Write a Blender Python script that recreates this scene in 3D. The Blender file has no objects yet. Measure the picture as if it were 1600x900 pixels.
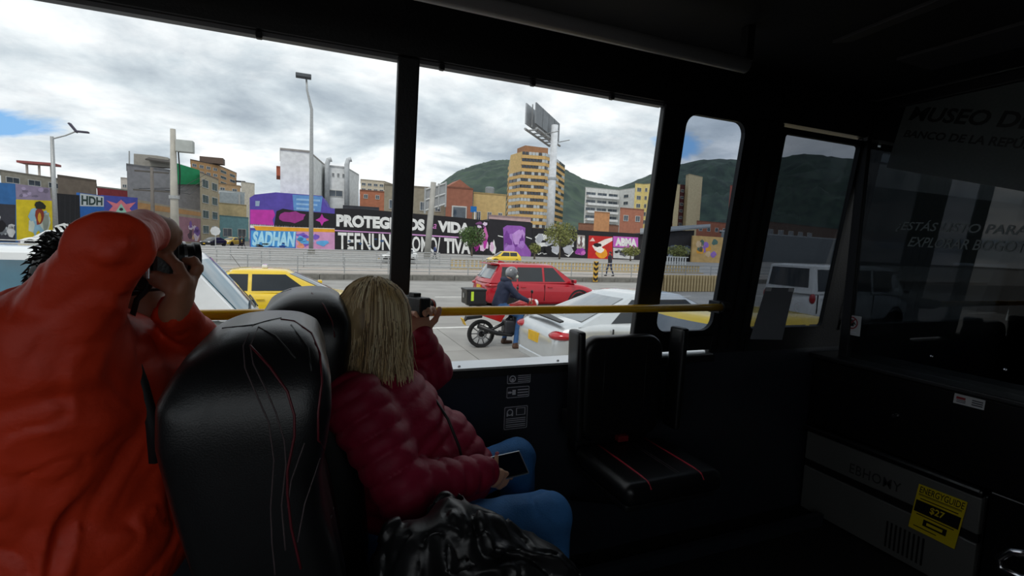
import bpy, bmesh, math, random
import numpy as np
from mathutils import Vector, Matrix
from mathutils.bvhtree import BVHTree
random.seed(7); rng = np.random.default_rng(7)
SC = bpy.context.scene; COL = SC.collection
R_ = math.radians
# ---------------------------------------------------------------- camera
FPX = 780.0; YAW, PIT, ROL = R_(22.4), R_(5.1), R_(2.3)
CAM = np.array([0.0, 0.0, 2.35])
cF = np.array([math.sin(YAW)*math.cos(PIT), math.cos(YAW)*math.cos(PIT), -math.sin(PIT)])
_r0 = np.array([math.cos(YAW), -math.sin(YAW), 0.0]); _u0 = np.cross(_r0, cF)
cR = math.cos(ROL)*_r0 + math.sin(ROL)*_u0; cU = math.cos(ROL)*_u0 - math.sin(ROL)*_r0
cd = bpy.data.cameras.new('camera'); cam = bpy.data.objects.new('camera', cd); COL.objects.link(cam)
cd.sensor_width = 36.0; cd.lens = 36.0*FPX/1600.0; cd.clip_start = 0.02; cd.clip_end = 6000
cam.matrix_world = Matrix(((cR[0], cU[0], -cF[0], CAM[0]), (cR[1], cU[1], -cF[1], CAM[1]), (cR[2], cU[2], -cF[2], CAM[2]), (0, 0, 0, 1)))
SC.camera = cam
# ---------------------------------------------------------------- exposure, sky, sun
SC.view_settings.view_transform = 'Standard'; SC.view_settings.look = 'None'
SC.view_settings.exposure = 0.0; SC.view_settings.gamma = 1.0; SC.view_settings.use_curve_mapping = False
def lin(c):
    return tuple(((x/255.0)/12.92 if x/255.0 <= 0.04045 else ((x/255.0+0.055)/1.055)**2.4) for x in c[:3])
W = bpy.data.worlds.new('sky'); SC.world = W; W.use_nodes = True
def build_sky():
    nt = W.node_tree; N = nt.nodes; L = nt.links; N.clear()
    out = N.new('ShaderNodeOutputWorld'); bg = N.new('ShaderNodeBackground'); L.new(bg.outputs[0], out.inputs[0])
    tc = N.new('ShaderNodeTexCoord')
    sep = N.new('ShaderNodeSeparateXYZ'); L.new(tc.outputs['Generated'], sep.inputs[0])
    zc = N.new('ShaderNodeMath'); zc.operation = 'MAXIMUM'; L.new(sep.outputs[2], zc.inputs[0]); zc.inputs[1].default_value = 0.0
    za = N.new('ShaderNodeMath'); za.operation = 'ADD'; L.new(zc.outputs[0], za.inputs[0]); za.inputs[1].default_value = 0.22
    def div(o):
        d = N.new('ShaderNodeMath'); d.operation = 'DIVIDE'; L.new(o, d.inputs[0]); L.new(za.outputs[0], d.inputs[1]); return d.outputs[0]
    cmb = N.new('ShaderNodeCombineXYZ'); L.new(div(sep.outputs[0]), cmb.inputs[0]); L.new(div(sep.outputs[1]), cmb.inputs[1]); cmb.inputs[2].default_value = 3.1
    def noise(scale, det, rough, dist, off):
        mp = N.new('ShaderNodeMapping'); mp.inputs['Location'].default_value = off; L.new(cmb.outputs[0], mp.inputs[0])
        n = N.new('ShaderNodeTexNoise'); L.new(mp.outputs[0], n.inputs['Vector'])
        n.inputs['Scale'].default_value = scale; n.inputs['Detail'].default_value = det; n.inputs['Roughness'].default_value = rough; n.inputs['Distortion'].default_value = dist
        return n.outputs[0]
    def ramp(o, stops):
        r = N.new('ShaderNodeValToRGB'); L.new(o, r.inputs[0]); e = r.color_ramp.elements
        while len(e) < len(stops): e.new(0.5)
        for i, (p, c) in enumerate(stops): e[i].position = p; e[i].color = (*c, 1)
        return r.outputs[0]
    shade = ramp(noise(1.6, 9, 0.54, 0.35, (3.3, 1.2, 0)), [(0.30, lin((166, 178, 188))), (0.44, lin((200, 210, 216))), (0.55, lin((232, 237, 239))), (0.66, lin((254, 254, 253)))])
    fine = ramp(noise(5.0, 8, 0.6, 0.2, (0.3, 4.2, 2)), [(0.3, (0.80, 0.81, 0.83)), (0.7, (1.08, 1.08, 1.07))])
    mul = N.new('ShaderNodeMixRGB'); mul.blend_type = 'MULTIPLY'; mul.inputs[0].default_value = 1; L.new(shade, mul.inputs[1]); L.new(fine, mul.inputs[2])
    cov = noise(1.35, 7, 0.55, 0.3, SKY_OFF)
    for px, py, rad in SKY_GAPS:   # openings where blue shows between the clouds
        d = ray(px, py); d = d/np.linalg.norm(d); zz = max(d[2], 0)+0.22
        vd = N.new('ShaderNodeVectorMath'); vd.operation = 'DISTANCE'; L.new(cmb.outputs[0], vd.inputs[0]); vd.inputs[1].default_value = (d[0]/zz, d[1]/zz, 3.1)
        mr = N.new('ShaderNodeMapRange'); L.new(vd.outputs['Value'], mr.inputs[0]); mr.inputs[1].default_value = 0.0; mr.inputs[2].default_value = rad; mr.inputs[3].default_value = 0.30; mr.inputs[4].default_value = 0.0
        sb = N.new('ShaderNodeMath'); sb.operation = 'SUBTRACT'; L.new(cov, sb.inputs[0]); L.new(mr.outputs[0], sb.inputs[1]); cov = sb.outputs[0]
    cover = ramp(cov, [(0.27, (0, 0, 0)), (0.36, (1, 1, 1))])
    # open blue gap low in the north-west
    mix = N.new('ShaderNodeMixRGB'); L.new(cover, mix.inputs[0]); mix.inputs[1].default_value = (*lin((128, 176, 222)), 1); L.new(mul.outputs[0], mix.inputs[2])
    L.new(mix.outputs[0], bg.inputs[0]); bg.inputs[1].default_value = 1.2
SKY_OFF = (7.7, 2.6, 0.0); SKY_GAPS = ((30, 192, 0.50), (1068, 232, 0.30))
sd = bpy.data.lights.new('sun', 'SUN'); sd.energy = 1.15; sd.angle = R_(14); sd.color = (1.0, 0.96, 0.9)
sun = bpy.data.objects.new('sun', sd); COL.objects.link(sun); sun.location = (-20, -30, 60)
sun.rotation_euler = Vector((0.35, 0.62, -0.9)).to_track_quat('-Z', 'Y').to_euler()
# ---------------------------------------------------------------- pixel helpers: a pixel of the photograph and a real distance give a point in the place
def ray(px, py): return cF + (px-800)/FPX*cR - (py-450)/FPX*cU
def atY(px, py, Y): d = ray(px, py); return CAM + d*(Y/d[1])
def atX(px, py, X): d = ray(px, py); return CAM + d*(X/d[0])
def atZ(px, py, z=0.0): d = ray(px, py); return CAM + d*((z-CAM[2])/d[2])
def onplane(px, py, p0, n): d = ray(px, py); return CAM + d*(np.dot(np.array(p0)-CAM, n)/np.dot(d, n))
build_sky()
# ---------------------------------------------------------------- materials
MATS = {}
def M(name, rgb, rough=0.6, metal=0.0, var=0.12, scale=6.0, bump=0.0, bscale=40.0, coat=0.0, spec=0.5, rgb2=None, detail=4.0, stretch=None, emit=None):
    if name in MATS: return MATS[name]
    m = bpy.data.materials.new(name); m.use_nodes = True; nt = m.node_tree; N = nt.nodes; L = nt.links
    b = N['Principled BSDF']; c = lin(rgb)
    b.inputs['Roughness'].default_value = rough; b.inputs['Metallic'].default_value = metal
    b.inputs['Coat Weight'].default_value = coat; b.inputs['Specular IOR Level'].default_value = spec
    tc = N.new('ShaderNodeTexCoord'); mp = N.new('ShaderNodeMapping'); L.new(tc.outputs['Object'], mp.inputs[0])
    if stretch: mp.inputs['Scale'].default_value = stretch
    n = N.new('ShaderNodeTexNoise'); L.new(mp.outputs[0], n.inputs['Vector']); n.inputs['Scale'].default_value = scale; n.inputs['Detail'].default_value = detail
    r = N.new('ShaderNodeValToRGB'); L.new(n.outputs[0], r.inputs[0]); e = r.color_ramp.elements
    c2 = lin(rgb2) if rgb2 else tuple(min(1, x*(1+var)) for x in c); c1 = c if rgb2 else tuple(x*(1-var) for x in c)
    e[0].position = 0.35; e[0].color = (*c1, 1); e[1].position = 0.65; e[1].color = (*c2, 1)
    L.new(r.outputs[0], b.inputs['Base Color'])
    if bump > 0:
        n2 = N.new('ShaderNodeTexNoise'); L.new(mp.outputs[0], n2.inputs['Vector']); n2.inputs['Scale'].default_value = bscale; n2.inputs['Detail'].default_value = 3
        bp = N.new('ShaderNodeBump'); bp.inputs['Strength'].default_value = bump; bp.inputs['Distance'].default_value = 0.01
        L.new(n2.outputs[0], bp.inputs['Height']); L.new(bp.outputs[0], b.inputs['Normal'])
    if emit: b.inputs['Emission Color'].default_value = (*lin(rgb), 1); b.inputs['Emission Strength'].default_value = emit
    MATS[name] = m; return m
def GLASS(name, tint, gloss=0.06, rough=0.0):
    if name in MATS: return MATS[name]
    m = bpy.data.materials.new(name); m.use_nodes = True; nt = m.node_tree; N = nt.nodes; L = nt.links; N.clear()
    out = N.new('ShaderNodeOutputMaterial'); t = N.new('ShaderNodeBsdfTransparent'); t.inputs[0].default_value = (*tint, 1)
    g = N.new('ShaderNodeBsdfGlossy'); g.inputs['Roughness'].default_value = rough
    lw = N.new('ShaderNodeFresnel'); gm = N.new('ShaderNodeNewGeometry'); io = N.new('ShaderNodeMapRange'); L.new(gm.outputs['Backfacing'], io.inputs[0]); io.inputs[3].default_value = 1.45; io.inputs[4].default_value = 1/1.45; L.new(io.outputs[0], lw.inputs[0])
    mx = N.new('ShaderNodeMixShader'); L.new(lw.outputs[0], mx.inputs[0]); L.new(t.outputs[0], mx.inputs[1]); L.new(g.outputs[0], mx.inputs[2]); L.new(mx.outputs[0], out.inputs[0])
    MATS[name] = m; return m
# ---------------------------------------------------------------- mesh builder
class MB:
    def __init__(s): s.v = []; s.f = []; s.m = []
    def add(s, vs, fs, mi=0):
        o = len(s.v); s.v.extend([tuple(map(float, p)) for p in vs]); s.f.extend([tuple(i+o for i in f) for f in fs]); s.m.extend([mi]*len(fs)); return s
    def box(s, c, d, mi=0, rz=0.0, rot=None):
        x, y, z = d[0]/2, d[1]/2, d[2]/2
        vs = np.array([(a, b, e) for a in (-x, x) for b in (-y, y) for e in (-z, z)])
        if rot is not None: vs = vs @ np.array(rot).T
        elif rz: k, q = math.cos(rz), math.sin(rz); vs = vs @ np.array([[k, -q, 0], [q, k, 0], [0, 0, 1]]).T
        return s.add(vs+np.array(c), [(0, 1, 3, 2), (4, 6, 7, 5), (0, 4, 5, 1), (2, 3, 7, 6), (0, 2, 6, 4), (1, 5, 7, 3)], mi)
    def hexa(s, p, mi=0):   # 8 points: bottom quad then top quad
        return s.add(p, [(3, 2, 1, 0), (4, 5, 6, 7), (0, 1, 5, 4), (1, 2, 6, 5), (2, 3, 7, 6), (3, 0, 4, 7)], mi)
    def prism(s, poly, d, mi=0):   # poly: 3D points, extruded by vector d
        n = len(poly); p = np.array(poly, float); q = p+np.array(d, float)
        fs = [tuple(range(n)), tuple(range(2*n-1, n-1, -1))]+[(i, i+n, (i+1) % n+n, (i+1) % n) for i in range(n)]
        return s.add(list(p)+list(q), fs, mi)
    def loft(s, rings, mi=0, closed=True, caps=True):
        n = len(rings[0]); vs = [p for r in rings for p in r]; fs = []
        for i in range(len(rings)-1):
            for j in range(n if closed else n-1):
                k = (j+1) % n; fs.append((i*n+j, i*n+k, (i+1)*n+k, (i+1)*n+j))
        if caps and closed: fs += [tuple(range(n-1, -1, -1)), tuple((len(rings)-1)*n+j for j in range(n))]
        return s.add(vs, fs, mi)
    def tube(s, pts, r, n=8, mi=0, caps=True):
        P = [np.array(p, float) for p in pts]; rr = r if hasattr(r, '__len__') else [r]*len(P); rings = []
        t0 = P[1]-P[0]; up = np.array([0, 0, 1.0]) if abs(t0[2]) < 0.9*np.linalg.norm(t0) else np.array([1.0, 0, 0])
        for i, p in enumerate(P):
            t = (P[min(i+1, len(P)-1)]-P[max(i-1, 0)]); t = t/(np.linalg.norm(t)+1e-9)
            a = np.cross(t, up); a /= (np.linalg.norm(a)+1e-9); b = np.cross(a, t); up = b
            rings.append([p+rr[i]*(math.cos(2*math.pi*k/n)*a+math.sin(2*math.pi*k/n)*b) for k in range(n)])
        return s.loft(rings, mi, True, caps)
    def lathe(s, c, prof, n=20, axis='z', mi=0):
        rings = []
        for r, h in prof:
            ring = []
            for k in range(n):
                a = 2*math.pi*k/n; u, w = r*math.cos(a), r*math.sin(a)
                ring.append(np.array(c)+np.array({'z': (u, w, h), 'y': (u, h, w), 'x': (h, u, w)}[axis]))
            rings.append(ring)
        return s.loft(rings, mi, True, tuple(prof[0]) != tuple(prof[-1]))
    def ell(s, c, r, nu=12, nv=8, mi=0):
        prof = [(max(1e-4, math.sin(math.pi*i/nv)), -math.cos(math.pi*i/nv)) for i in range(nv+1)]
        rings = [[(c[0]+r[0]*a*math.cos(2*math.pi*k/nu), c[1]+r[1]*a*math.sin(2*math.pi*k/nu), c[2]+r[2]*h) for k in range(nu)] for a, h in prof]
        return s.loft(rings, mi)
def wloc(o):
    p = np.zeros(3)
    while o is not None: p += np.array(o.location); o = o.parent
    return p
def obj(name, mb, mats, parent=None, world=True, smooth=False, bevel=0.0, sub=0, seg=2):
    if not isinstance(mats, (list, tuple)): mats = [mats]
    V = np.array(mb.v); me = bpy.data.meshes.new(name)
    if parent is not None: off = wloc(parent) if world else np.zeros(3)
    else: off = np.array([(V[:, 0].min()+V[:, 0].max())/2, (V[:, 1].min()+V[:, 1].max())/2, V[:, 2].min()]) if world else np.zeros(3)
    me.from_pydata([tuple(p) for p in (V-off)], [], mb.f)
    for m in mats: me.materials.append(m)
    if len(mats) > 1: me.polygons.foreach_set('material_index', mb.m)
    bm = bmesh.new(); bm.from_mesh(me); bmesh.ops.recalc_face_normals(bm, faces=bm.faces); bm.to_mesh(me); bm.free()
    if smooth: me.polygons.foreach_set('use_smooth', [True]*len(me.polygons))
    o = bpy.data.objects.new(name, me); COL.objects.link(o)
    if parent is not None: o.parent = parent
    else: o.location = off
    if bevel: b = o.modifiers.new('bevel', 'BEVEL'); b.width = bevel; b.segments = seg; b.limit_method = 'ANGLE'
    if sub: q = o.modifiers.new('sub', 'SUBSURF'); q.levels = sub; q.render_levels = sub
    if smooth == 'auto':
        for p in me.polygons: p.use_smooth = True
        me.set_sharp_from_angle(angle=R_(38))
    return o
def tag(o, label, cat, group=None):
    o['label'] = label; o['category'] = cat
    if group: o['group'] = group
    return o
def thing(name, label, cat, loc, rz=0.0, group=None):
    o = bpy.data.objects.new(name, None); COL.objects.link(o); o.location = tuple(map(float, loc)); o.rotation_euler[2] = rz; o.empty_display_size = 0.1
    return tag(o, label, cat, group)
def struct(o): o['kind'] = 'structure'; return o
def stuff(o): o['kind'] = 'stuff'; return o
def share(o, loc, parent, rz=None, scale=None):   # a piece alike: shares mesh data
    c = o.copy(); COL.objects.link(c); c.parent = parent; c.location = tuple(map(float, loc))
    if rz is not None: c.rotation_euler[2] = rz
    if scale is not None: c.scale = scale
    return c
def copy_tree(o, parent=None):
    c = o.copy(); COL.objects.link(c); c.parent = parent
    for ch in list(o.children): copy_tree(ch, c)
    return c
# ---------------------------------------------------------------- lettering
def text_geo(s, bold=0.0, res=3, shear=0.0, spacing=1.0):
    cu = bpy.data.curves.new('lettering', 'FONT'); cu.body = s; cu.size = 1.0; cu.offset = bold; cu.resolution_u = res; cu.shear = shear; cu.space_character = spacing; cu.align_x = 'CENTER'
    o = bpy.data.objects.new('lettering', cu); COL.objects.link(o); dg = bpy.context.evaluated_depsgraph_get()
    me = bpy.data.meshes.new_from_object(o.evaluated_get(dg)); v = np.array([tuple(p.co) for p in me.vertices]); f = [tuple(p.vertices) for p in me.polygons]
    bpy.data.objects.remove(o); bpy.data.curves.remove(cu); bpy.data.meshes.remove(me); return v, f
def quad_text(mb, s, q, n, off=0.004, mi=0, bold=0.0, shear=0.0, spacing=1.0):
    # q: bottom-left, bottom-right, top-right, top-left; n: outward normal
    v, f = text_geo(s, bold, shear=shear, spacing=spacing); lo = v.min(0); hi = v.max(0); q = [np.array(p, float) for p in q]; n = np.array(n, float)
    u = (v[:, 0]-lo[0])/(hi[0]-lo[0]); w = (v[:, 1]-lo[1])/(hi[1]-lo[1])
    P = (1-u)[:, None]*(1-w)[:, None]*q[0]+u[:, None]*(1-w)[:, None]*q[1]+(u*w)[:, None]*q[2]+((1-u)*w)[:, None]*q[3]+n*off
    mb.add(P, f, mi); return mb
# ---------------------------------------------------------------- soft solids: signed distance field -> surface net
_lat = rng.random((32, 32, 32))
def vnoise(P):
    i = np.floor(P).astype(int); f = P-i; f = f*f*(3-2*f); i = i % 32; j = (i+1) % 32; o = 0
    for a in (0, 1):
        for b in (0, 1):
            for c in (0, 1):
                w = (f[..., 0] if a else 1-f[..., 0])*(f[..., 1] if b else 1-f[..., 1])*(f[..., 2] if c else 1-f[..., 2])
                o = o+w*_lat[(j if a else i)[..., 0], (j if b else i)[..., 1], (j if c else i)[..., 2]]
    return o*2-1
def cap(a, b, ra, rb=None, k=0.02, mi=0, flat=None, quilt=None, sub=False):
    return dict(t='cap', a=np.array(a, float), b=np.array(b, float), ra=ra, rb=ra if rb is None else rb, k=k, mi=mi, flat=flat, quilt=quilt, sub=sub)
def ball(c, r, k=0.02, mi=0, rot=None, sub=False):
    r = np.array([r]*3 if np.isscalar(r) else r, float); return dict(t='ell', c=np.array(c, float), r=r, k=k, mi=mi, rot=rot, sub=sub)
def ext(poly, y0, y1, r, k=0.01, mi=0, sub=False):   # polygon in XZ extruded along Y, edges rounded by r
    return dict(t='ext', poly=np.array(poly, float), y0=y0, y1=y1, r=r, k=k, mi=mi, sub=sub)
def rbox(c, h, r, k=0.01, mi=0, rot=None, sub=False):
    return dict(t='box', c=np.array(c, float), h=np.array(h, float), r=r, k=k, mi=mi, rot=rot, sub=sub)
def _bb(p):
    if p['t'] == 'cap':
        m = max(p['ra'], p['rb']); return np.minimum(p['a'], p['b'])-m, np.maximum(p['a'], p['b'])+m
    if p['t'] == 'ell': m = p['r'].max(); return p['c']-(m if p['rot'] is not None else p['r']), p['c']+(m if p['rot'] is not None else p['r'])
    if p['t'] == 'box': m = np.linalg.norm(p['h']) if p['rot'] is not None else p['h']; return p['c']-m, p['c']+m
    q = p['poly']; return np.array([q[:, 0].min(), p['y0'], q[:, 1].min()]), np.array([q[:, 0].max(), p['y1'], q[:, 1].max()])
def _dist(p, P):
    if p['t'] == 'cap':
        a, b = p['a'], p['b']; ab = b-a; L2 = float(ab@ab)+1e-12; d = P-a
        t = np.clip((d@ab)/L2, 0, 1); d = d-t[..., None]*ab
        if p['flat'] is not None:
            ax = np.array(p['flat'][0], float); ax /= np.linalg.norm(ax); d = d+((p['flat'][1]-1)*(d@ax))[..., None]*ax
        o = np.sqrt((d*d).sum(-1))-(p['ra']+(p['rb']-p['ra'])*t)
        if p['quilt']:
            sp, am, ph = p['quilt']; s = ((P-a)@ab)/math.sqrt(L2); o = o-am*(np.abs(np.sin(math.pi*(s/sp+ph+0.06*np.sin(9*P[..., 0]+17*P[..., 1]))))**0.45-0.75)
        return o
    if p['t'] == 'ell':
        d = P-p['c']
        if p['rot'] is not None: d = d@np.array(p['rot'])
        k0 = np.sqrt(((d/p['r'])**2).sum(-1)); k1 = np.sqrt(((d/p['r']**2)**2).sum(-1)); return k0*(k0-1)/(k1+1e-9)
    if p['t'] == 'box':
        d = P-p['c']
        if p['rot'] is not None: d = d@np.array(p['rot'])
        q = np.abs(d)-(p['h']-p['r']); return np.sqrt((np.maximum(q, 0)**2).sum(-1))+np.minimum(q.max(-1), 0)-p['r']
    q = p['poly']; x = P[:, 0, :, 0]; z = P[:, 0, :, 2]; n = len(q); dd = np.full(x.shape, 1e9); ins = np.zeros(x.shape, bool)
    for i in range(n):
        e = q[(i+1) % n]-q[i]; wx = x-q[i][0]; wz = z-q[i][1]; t = np.clip((wx*e[0]+wz*e[1])/(e@e), 0, 1)
        dd = np.minimum(dd, (wx-e[0]*t)**2+(wz-e[1]*t)**2)
        c = (q[i][1] > z) != (q[(i+1) % n][1] > z); xi = q[i][0]+(z-q[i][1])/((e[1] if abs(e[1]) > 1e-9 else 1e-9))*e[0]; ins ^= c & (x < xi)
    d2 = np.where(ins, -np.sqrt(dd), np.sqrt(dd))[:, None, :]; yc = (p['y0']+p['y1'])/2; dy = np.abs(P[..., 1]-yc)-(p['y1']-p['y0'])/2; r = p['r']
    u = d2+r; w = dy+r; return np.sqrt(np.maximum(u, 0)**2+np.maximum(w, 0)**2)+np.minimum(np.maximum(u, w), 0)-r
def soft(prims, res, wr=None, pad=0.03, smooth_it=1):
    bbs = [_bb(p) for p in prims]; lo = np.min([b[0] for b, p in zip(bbs, prims) if not p['sub'] and not p.get('int')], 0)-pad; hi = np.max([b[1] for b, p in zip(bbs, prims) if not p['sub'] and not p.get('int')], 0)+pad
    n = np.ceil((hi-lo)/res).astype(int)+1; F = np.full(n, 0.06); MI = np.zeros(n, np.int8); best = np.full(n, 1e3)
    ax = [lo[i]+res*np.arange(n[i]) for i in range(3)]
    for p, (b0, b1) in zip(prims, bbs):
        g = 0.045+p['k']; i0 = np.clip(np.floor((b0-g-lo)/res).astype(int), 0, n-1); i1 = np.clip(np.ceil((b1+g-lo)/res).astype(int)+1, 1, n)
        if (i1 <= i0).any(): continue
        sl = tuple(slice(a, b) for a, b in zip(i0, i1)); P = np.stack(np.meshgrid(*[ax[i][sl[i]] for i in range(3)], indexing='ij'), -1)
        d = _dist(p, P); A = F[sl]; k = p['k']
        if p.get('int'):
            P = np.stack(np.meshgrid(*ax, indexing='ij'), -1); d = _dist(p, P); k = p['k']; h = np.clip(0.5-0.5*(F-d)/k, 0, 1); F = F*(1-h)+d*h+k*h*(1-h); continue
        if p['sub']: h = np.clip(0.5-0.5*(A+d)/k, 0, 1); F[sl] = A*(1-h)+(-d)*h+k*h*(1-h)
        else:
            h = np.clip(0.5+0.5*(A-d)/k, 0, 1); F[sl] = A*(1-h)+d*h-k*h*(1-h)
            bb = best[sl]; m = d < bb; bb[m] = d[m]; best[sl] = bb; q = MI[sl]; q[m] = p['mi']; MI[sl] = q
    if wr:
        near = np.abs(F) < 0.05; idx = np.argwhere(near); P = lo+idx*res; v = 0
        for am, fr in wr:
            if am > 0: v = v+am*(1-2*np.abs(vnoise(P*np.array(fr)+11.3)))
            else: w2 = vnoise(P*np.array(fr)+5.7+0.35*vnoise(P*9.0)[:, None]); v = v+am*np.exp(-(w2/0.13)**2)+(-am)*0.55*np.exp(-((w2-0.3)/0.17)**2)
        F[near] -= v
    S = F < 0; c = [S[a:n[0]-1+a, b:n[1]-1+b, e:n[2]-1+e] for a in (0, 1) for b in (0, 1) for e in (0, 1)]
    cnt = np.sum(c, 0); act = (cnt > 0) & (cnt < 8); cells = np.argwhere(act); idm = np.full(act.shape, -1); idm[act] = np.arange(len(cells))
    acc = np.zeros((len(cells), 3)); num = np.zeros(len(cells)); ii = cells.T
    corner = [(a, b, e) for a in (0, 1) for b in (0, 1) for e in (0, 1)]
    for u in corner:
        for axn in range(3):
            if u[axn]: continue
            w = list(u); w[axn] = 1
            fa = F[ii[0]+u[0], ii[1]+u[1], ii[2]+u[2]]; fb = F[ii[0]+w[0], ii[1]+w[1], ii[2]+w[2]]
            m = (fa < 0) != (fb < 0); t = np.where(m, fa/(fa-fb+1e-12), 0); pt = np.array(u, float)+np.zeros((len(cells), 3)); pt[:, axn] += t
            acc[m] += pt[m]; num[m] += 1
    V = lo+res*(cells+acc/num[:, None]); faces = []
    for axn in range(3):
        sl0 = [slice(None)]*3; sl1 = [slice(None)]*3; sl0[axn] = slice(0, -1); sl1[axn] = slice(1, None)
        e = np.argwhere(S[tuple(sl0)] != S[tuple(sl1)]); u, w = [(1, 2), (2, 0), (0, 1)][axn]
        e = e[(e[:, u] > 0) & (e[:, w] > 0) & (e[:, u] < n[u]-1) & (e[:, w] < n[w]-1)]
        def cid(du, dw): q = e.copy(); q[:, u] -= du; q[:, w] -= dw; return idm[q[:, 0], q[:, 1], q[:, 2]]
        Q = np.stack([cid(1, 1), cid(0, 1), cid(0, 0), cid(1, 0)], 1); fl = ~S[e[:, 0], e[:, 1], e[:, 2]]; Q[fl] = Q[fl][:, ::-1]; faces.append(Q[(Q >= 0).all(1)])
    Q = np.concatenate(faces); mi = MI[ii[0], ii[1], ii[2]]
    for _ in range(smooth_it):
        s = np.zeros_like(V); k = np.zeros(len(V))
        for a in range(4):
            b = (a+1) % 4; np.add.at(s, Q[:, a], V[Q[:, b]]); np.add.at(k, Q[:, a], 1); np.add.at(s, Q[:, b], V[Q[:, a]]); np.add.at(k, Q[:, b], 1)
        V = 0.5*V+0.5*s/np.maximum(k, 1)[:, None]
    return V, Q, mi[Q[:, 0]]
def soft_obj(name, prims, res, mats, parent=None, wr=None, smooth_it=1):
    V, Q, mi = soft(prims, res, wr, smooth_it=smooth_it)
    if not isinstance(mats, (list, tuple)): mats = [mats]
    off = wloc(parent) if parent is not None else np.array([(V[:, 0].min()+V[:, 0].max())/2, (V[:, 1].min()+V[:, 1].max())/2, V[:, 2].min()])
    me = bpy.data.meshes.new(name); me.vertices.add(len(V)); me.vertices.foreach_set('co', (V-off).astype(np.float32).ravel())
    me.loops.add(len(Q)*4); me.loops.foreach_set('vertex_index', Q.astype(np.int32).ravel()); me.polygons.add(len(Q))
    me.polygons.foreach_set('loop_start', np.arange(0, len(Q)*4, 4, dtype=np.int32))
    for m in mats: me.materials.append(m)
    me.update(calc_edges=True); me.validate()
    me.polygons.foreach_set('material_index', mi.astype(np.int32)); me.polygons.foreach_set('use_smooth', np.ones(len(Q), bool)); me.update()
    o = bpy.data.objects.new(name, me); COL.objects.link(o)
    if parent is not None: o.parent = parent
    else: o.location = off
    return o

BVH = {}
def draw(o, pts, r, m, parent, name, n=6, lift=0.0, step=14, close=False):
    """a raised line on the surface of o, following the seam seen at these pixels"""
    if o.name not in BVH:
        w = wloc(o); me = o.data; BVH[o.name] = BVHTree.FromPolygons([tuple(np.array(v.co)+w) for v in me.vertices], [tuple(p.vertices) for p in me.polygons])
    P = []; Q = []
    for (a, b), (c, d) in zip(pts, pts[1:]):
        k = max(1, int(math.hypot(c-a, d-b)/step)); P += [(a+(c-a)*i/k, b+(d-b)*i/k) for i in range(k)]
    P.append(pts[-1])
    for a, b in P:
        d = unit3(ray(a, b)); h = BVH[o.name].ray_cast(Vector(CAM), Vector(d))
        if h[0] is not None and (not Q or np.linalg.norm(np.array(h[0])-Q[-1]) < 0.09): Q.append(np.array(h[0])+lift*np.array(h[1]))
    if len(Q) < 2: return None
    return obj(name, MB().tube(Q, r, n), m, parent, smooth=True)
def unit3(v): v = np.array(v, float); return v/np.linalg.norm(v)
# ================================================================ THE BUS
FZ, SILL, TOPZ, CEIL = 1.0, 1.89, 2.93, 3.10
TAN = 0.1228
def wy(z): return 1.8-max(0.0, z-SILL)*TAN
def wp(x, z, off=0.0): return np.array([x, wy(z)+off, z])
m_panel = M('panel_grey', (46, 49, 57), 0.3, var=0.1, bump=0.15, bscale=180)
m_black = M('black_trim', (20, 20, 23), 0.5, var=0.15, bump=0.1, bscale=120)
m_ceil = M('ceiling_black', (22, 21, 23), 0.75, var=0.2)
m_floor = M('rubber_floor', (24, 24, 26), 0.7, var=0.2, scale=30, bump=0.3)
m_alu = M('aluminium', (205, 208, 212), 0.32, 0.7, var=0.05)
m_rubber = M('rubber', (12, 12, 13), 0.55)
m_rail = M('rail_yellow', (248, 188, 28), 0.28, var=0.06, coat=0.4)
m_greytube = M('tube_grey', (160, 158, 160), 0.4, var=0.06)
m_white = M('sticker_white', (205, 205, 205), 0.5, var=0.03)
m_stick = M('sticker_dark', (60, 62, 70), 0.4, var=0.05)
m_print = M('print_grey', (215, 217, 222), 0.5, var=0.03)
m_chrome = M('chrome', (200, 200, 205), 0.15, 1.0, var=0.02)
XR, XF = -4.5, 4.3
def slab(name, c, d, m, **k): return struct(obj(name, MB().box(c, d), m, **k))
slab('floor', ((XR+XF)/2, 0.6, FZ-0.03), (XF-XR, 2.56, 0.06), m_floor)
ceiling = slab('ceiling', ((XR+XF)/2, 0.6, CEIL+0.03), (XF-XR, 2.56, 0.06), m_ceil)
wr_ = slab('wall_right', ((XR+XF)/2, -0.68, (FZ+1.9)/2), (XF-XR, 0.06, 0.9), m_ceil)
obj('header', MB().box(((XR+XF)/2, -0.68, 3.0), (XF-XR, 0.06, 0.2)), m_black, wr_)
for a, b in ((-4.5, -4.2), (-3.05, -2.95), (-1.75, -1.65), (-0.45, -0.35), (0.75, 4.3)): obj('pillar', MB().box(((a+b)/2, -0.68, 2.4), (b-a, 0.06, 1.0)), m_black, wr_)
slab('wall_rear', (XR-0.03, 0.6, 2.05), (0.06, 2.56, 2.1), m_ceil)
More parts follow.
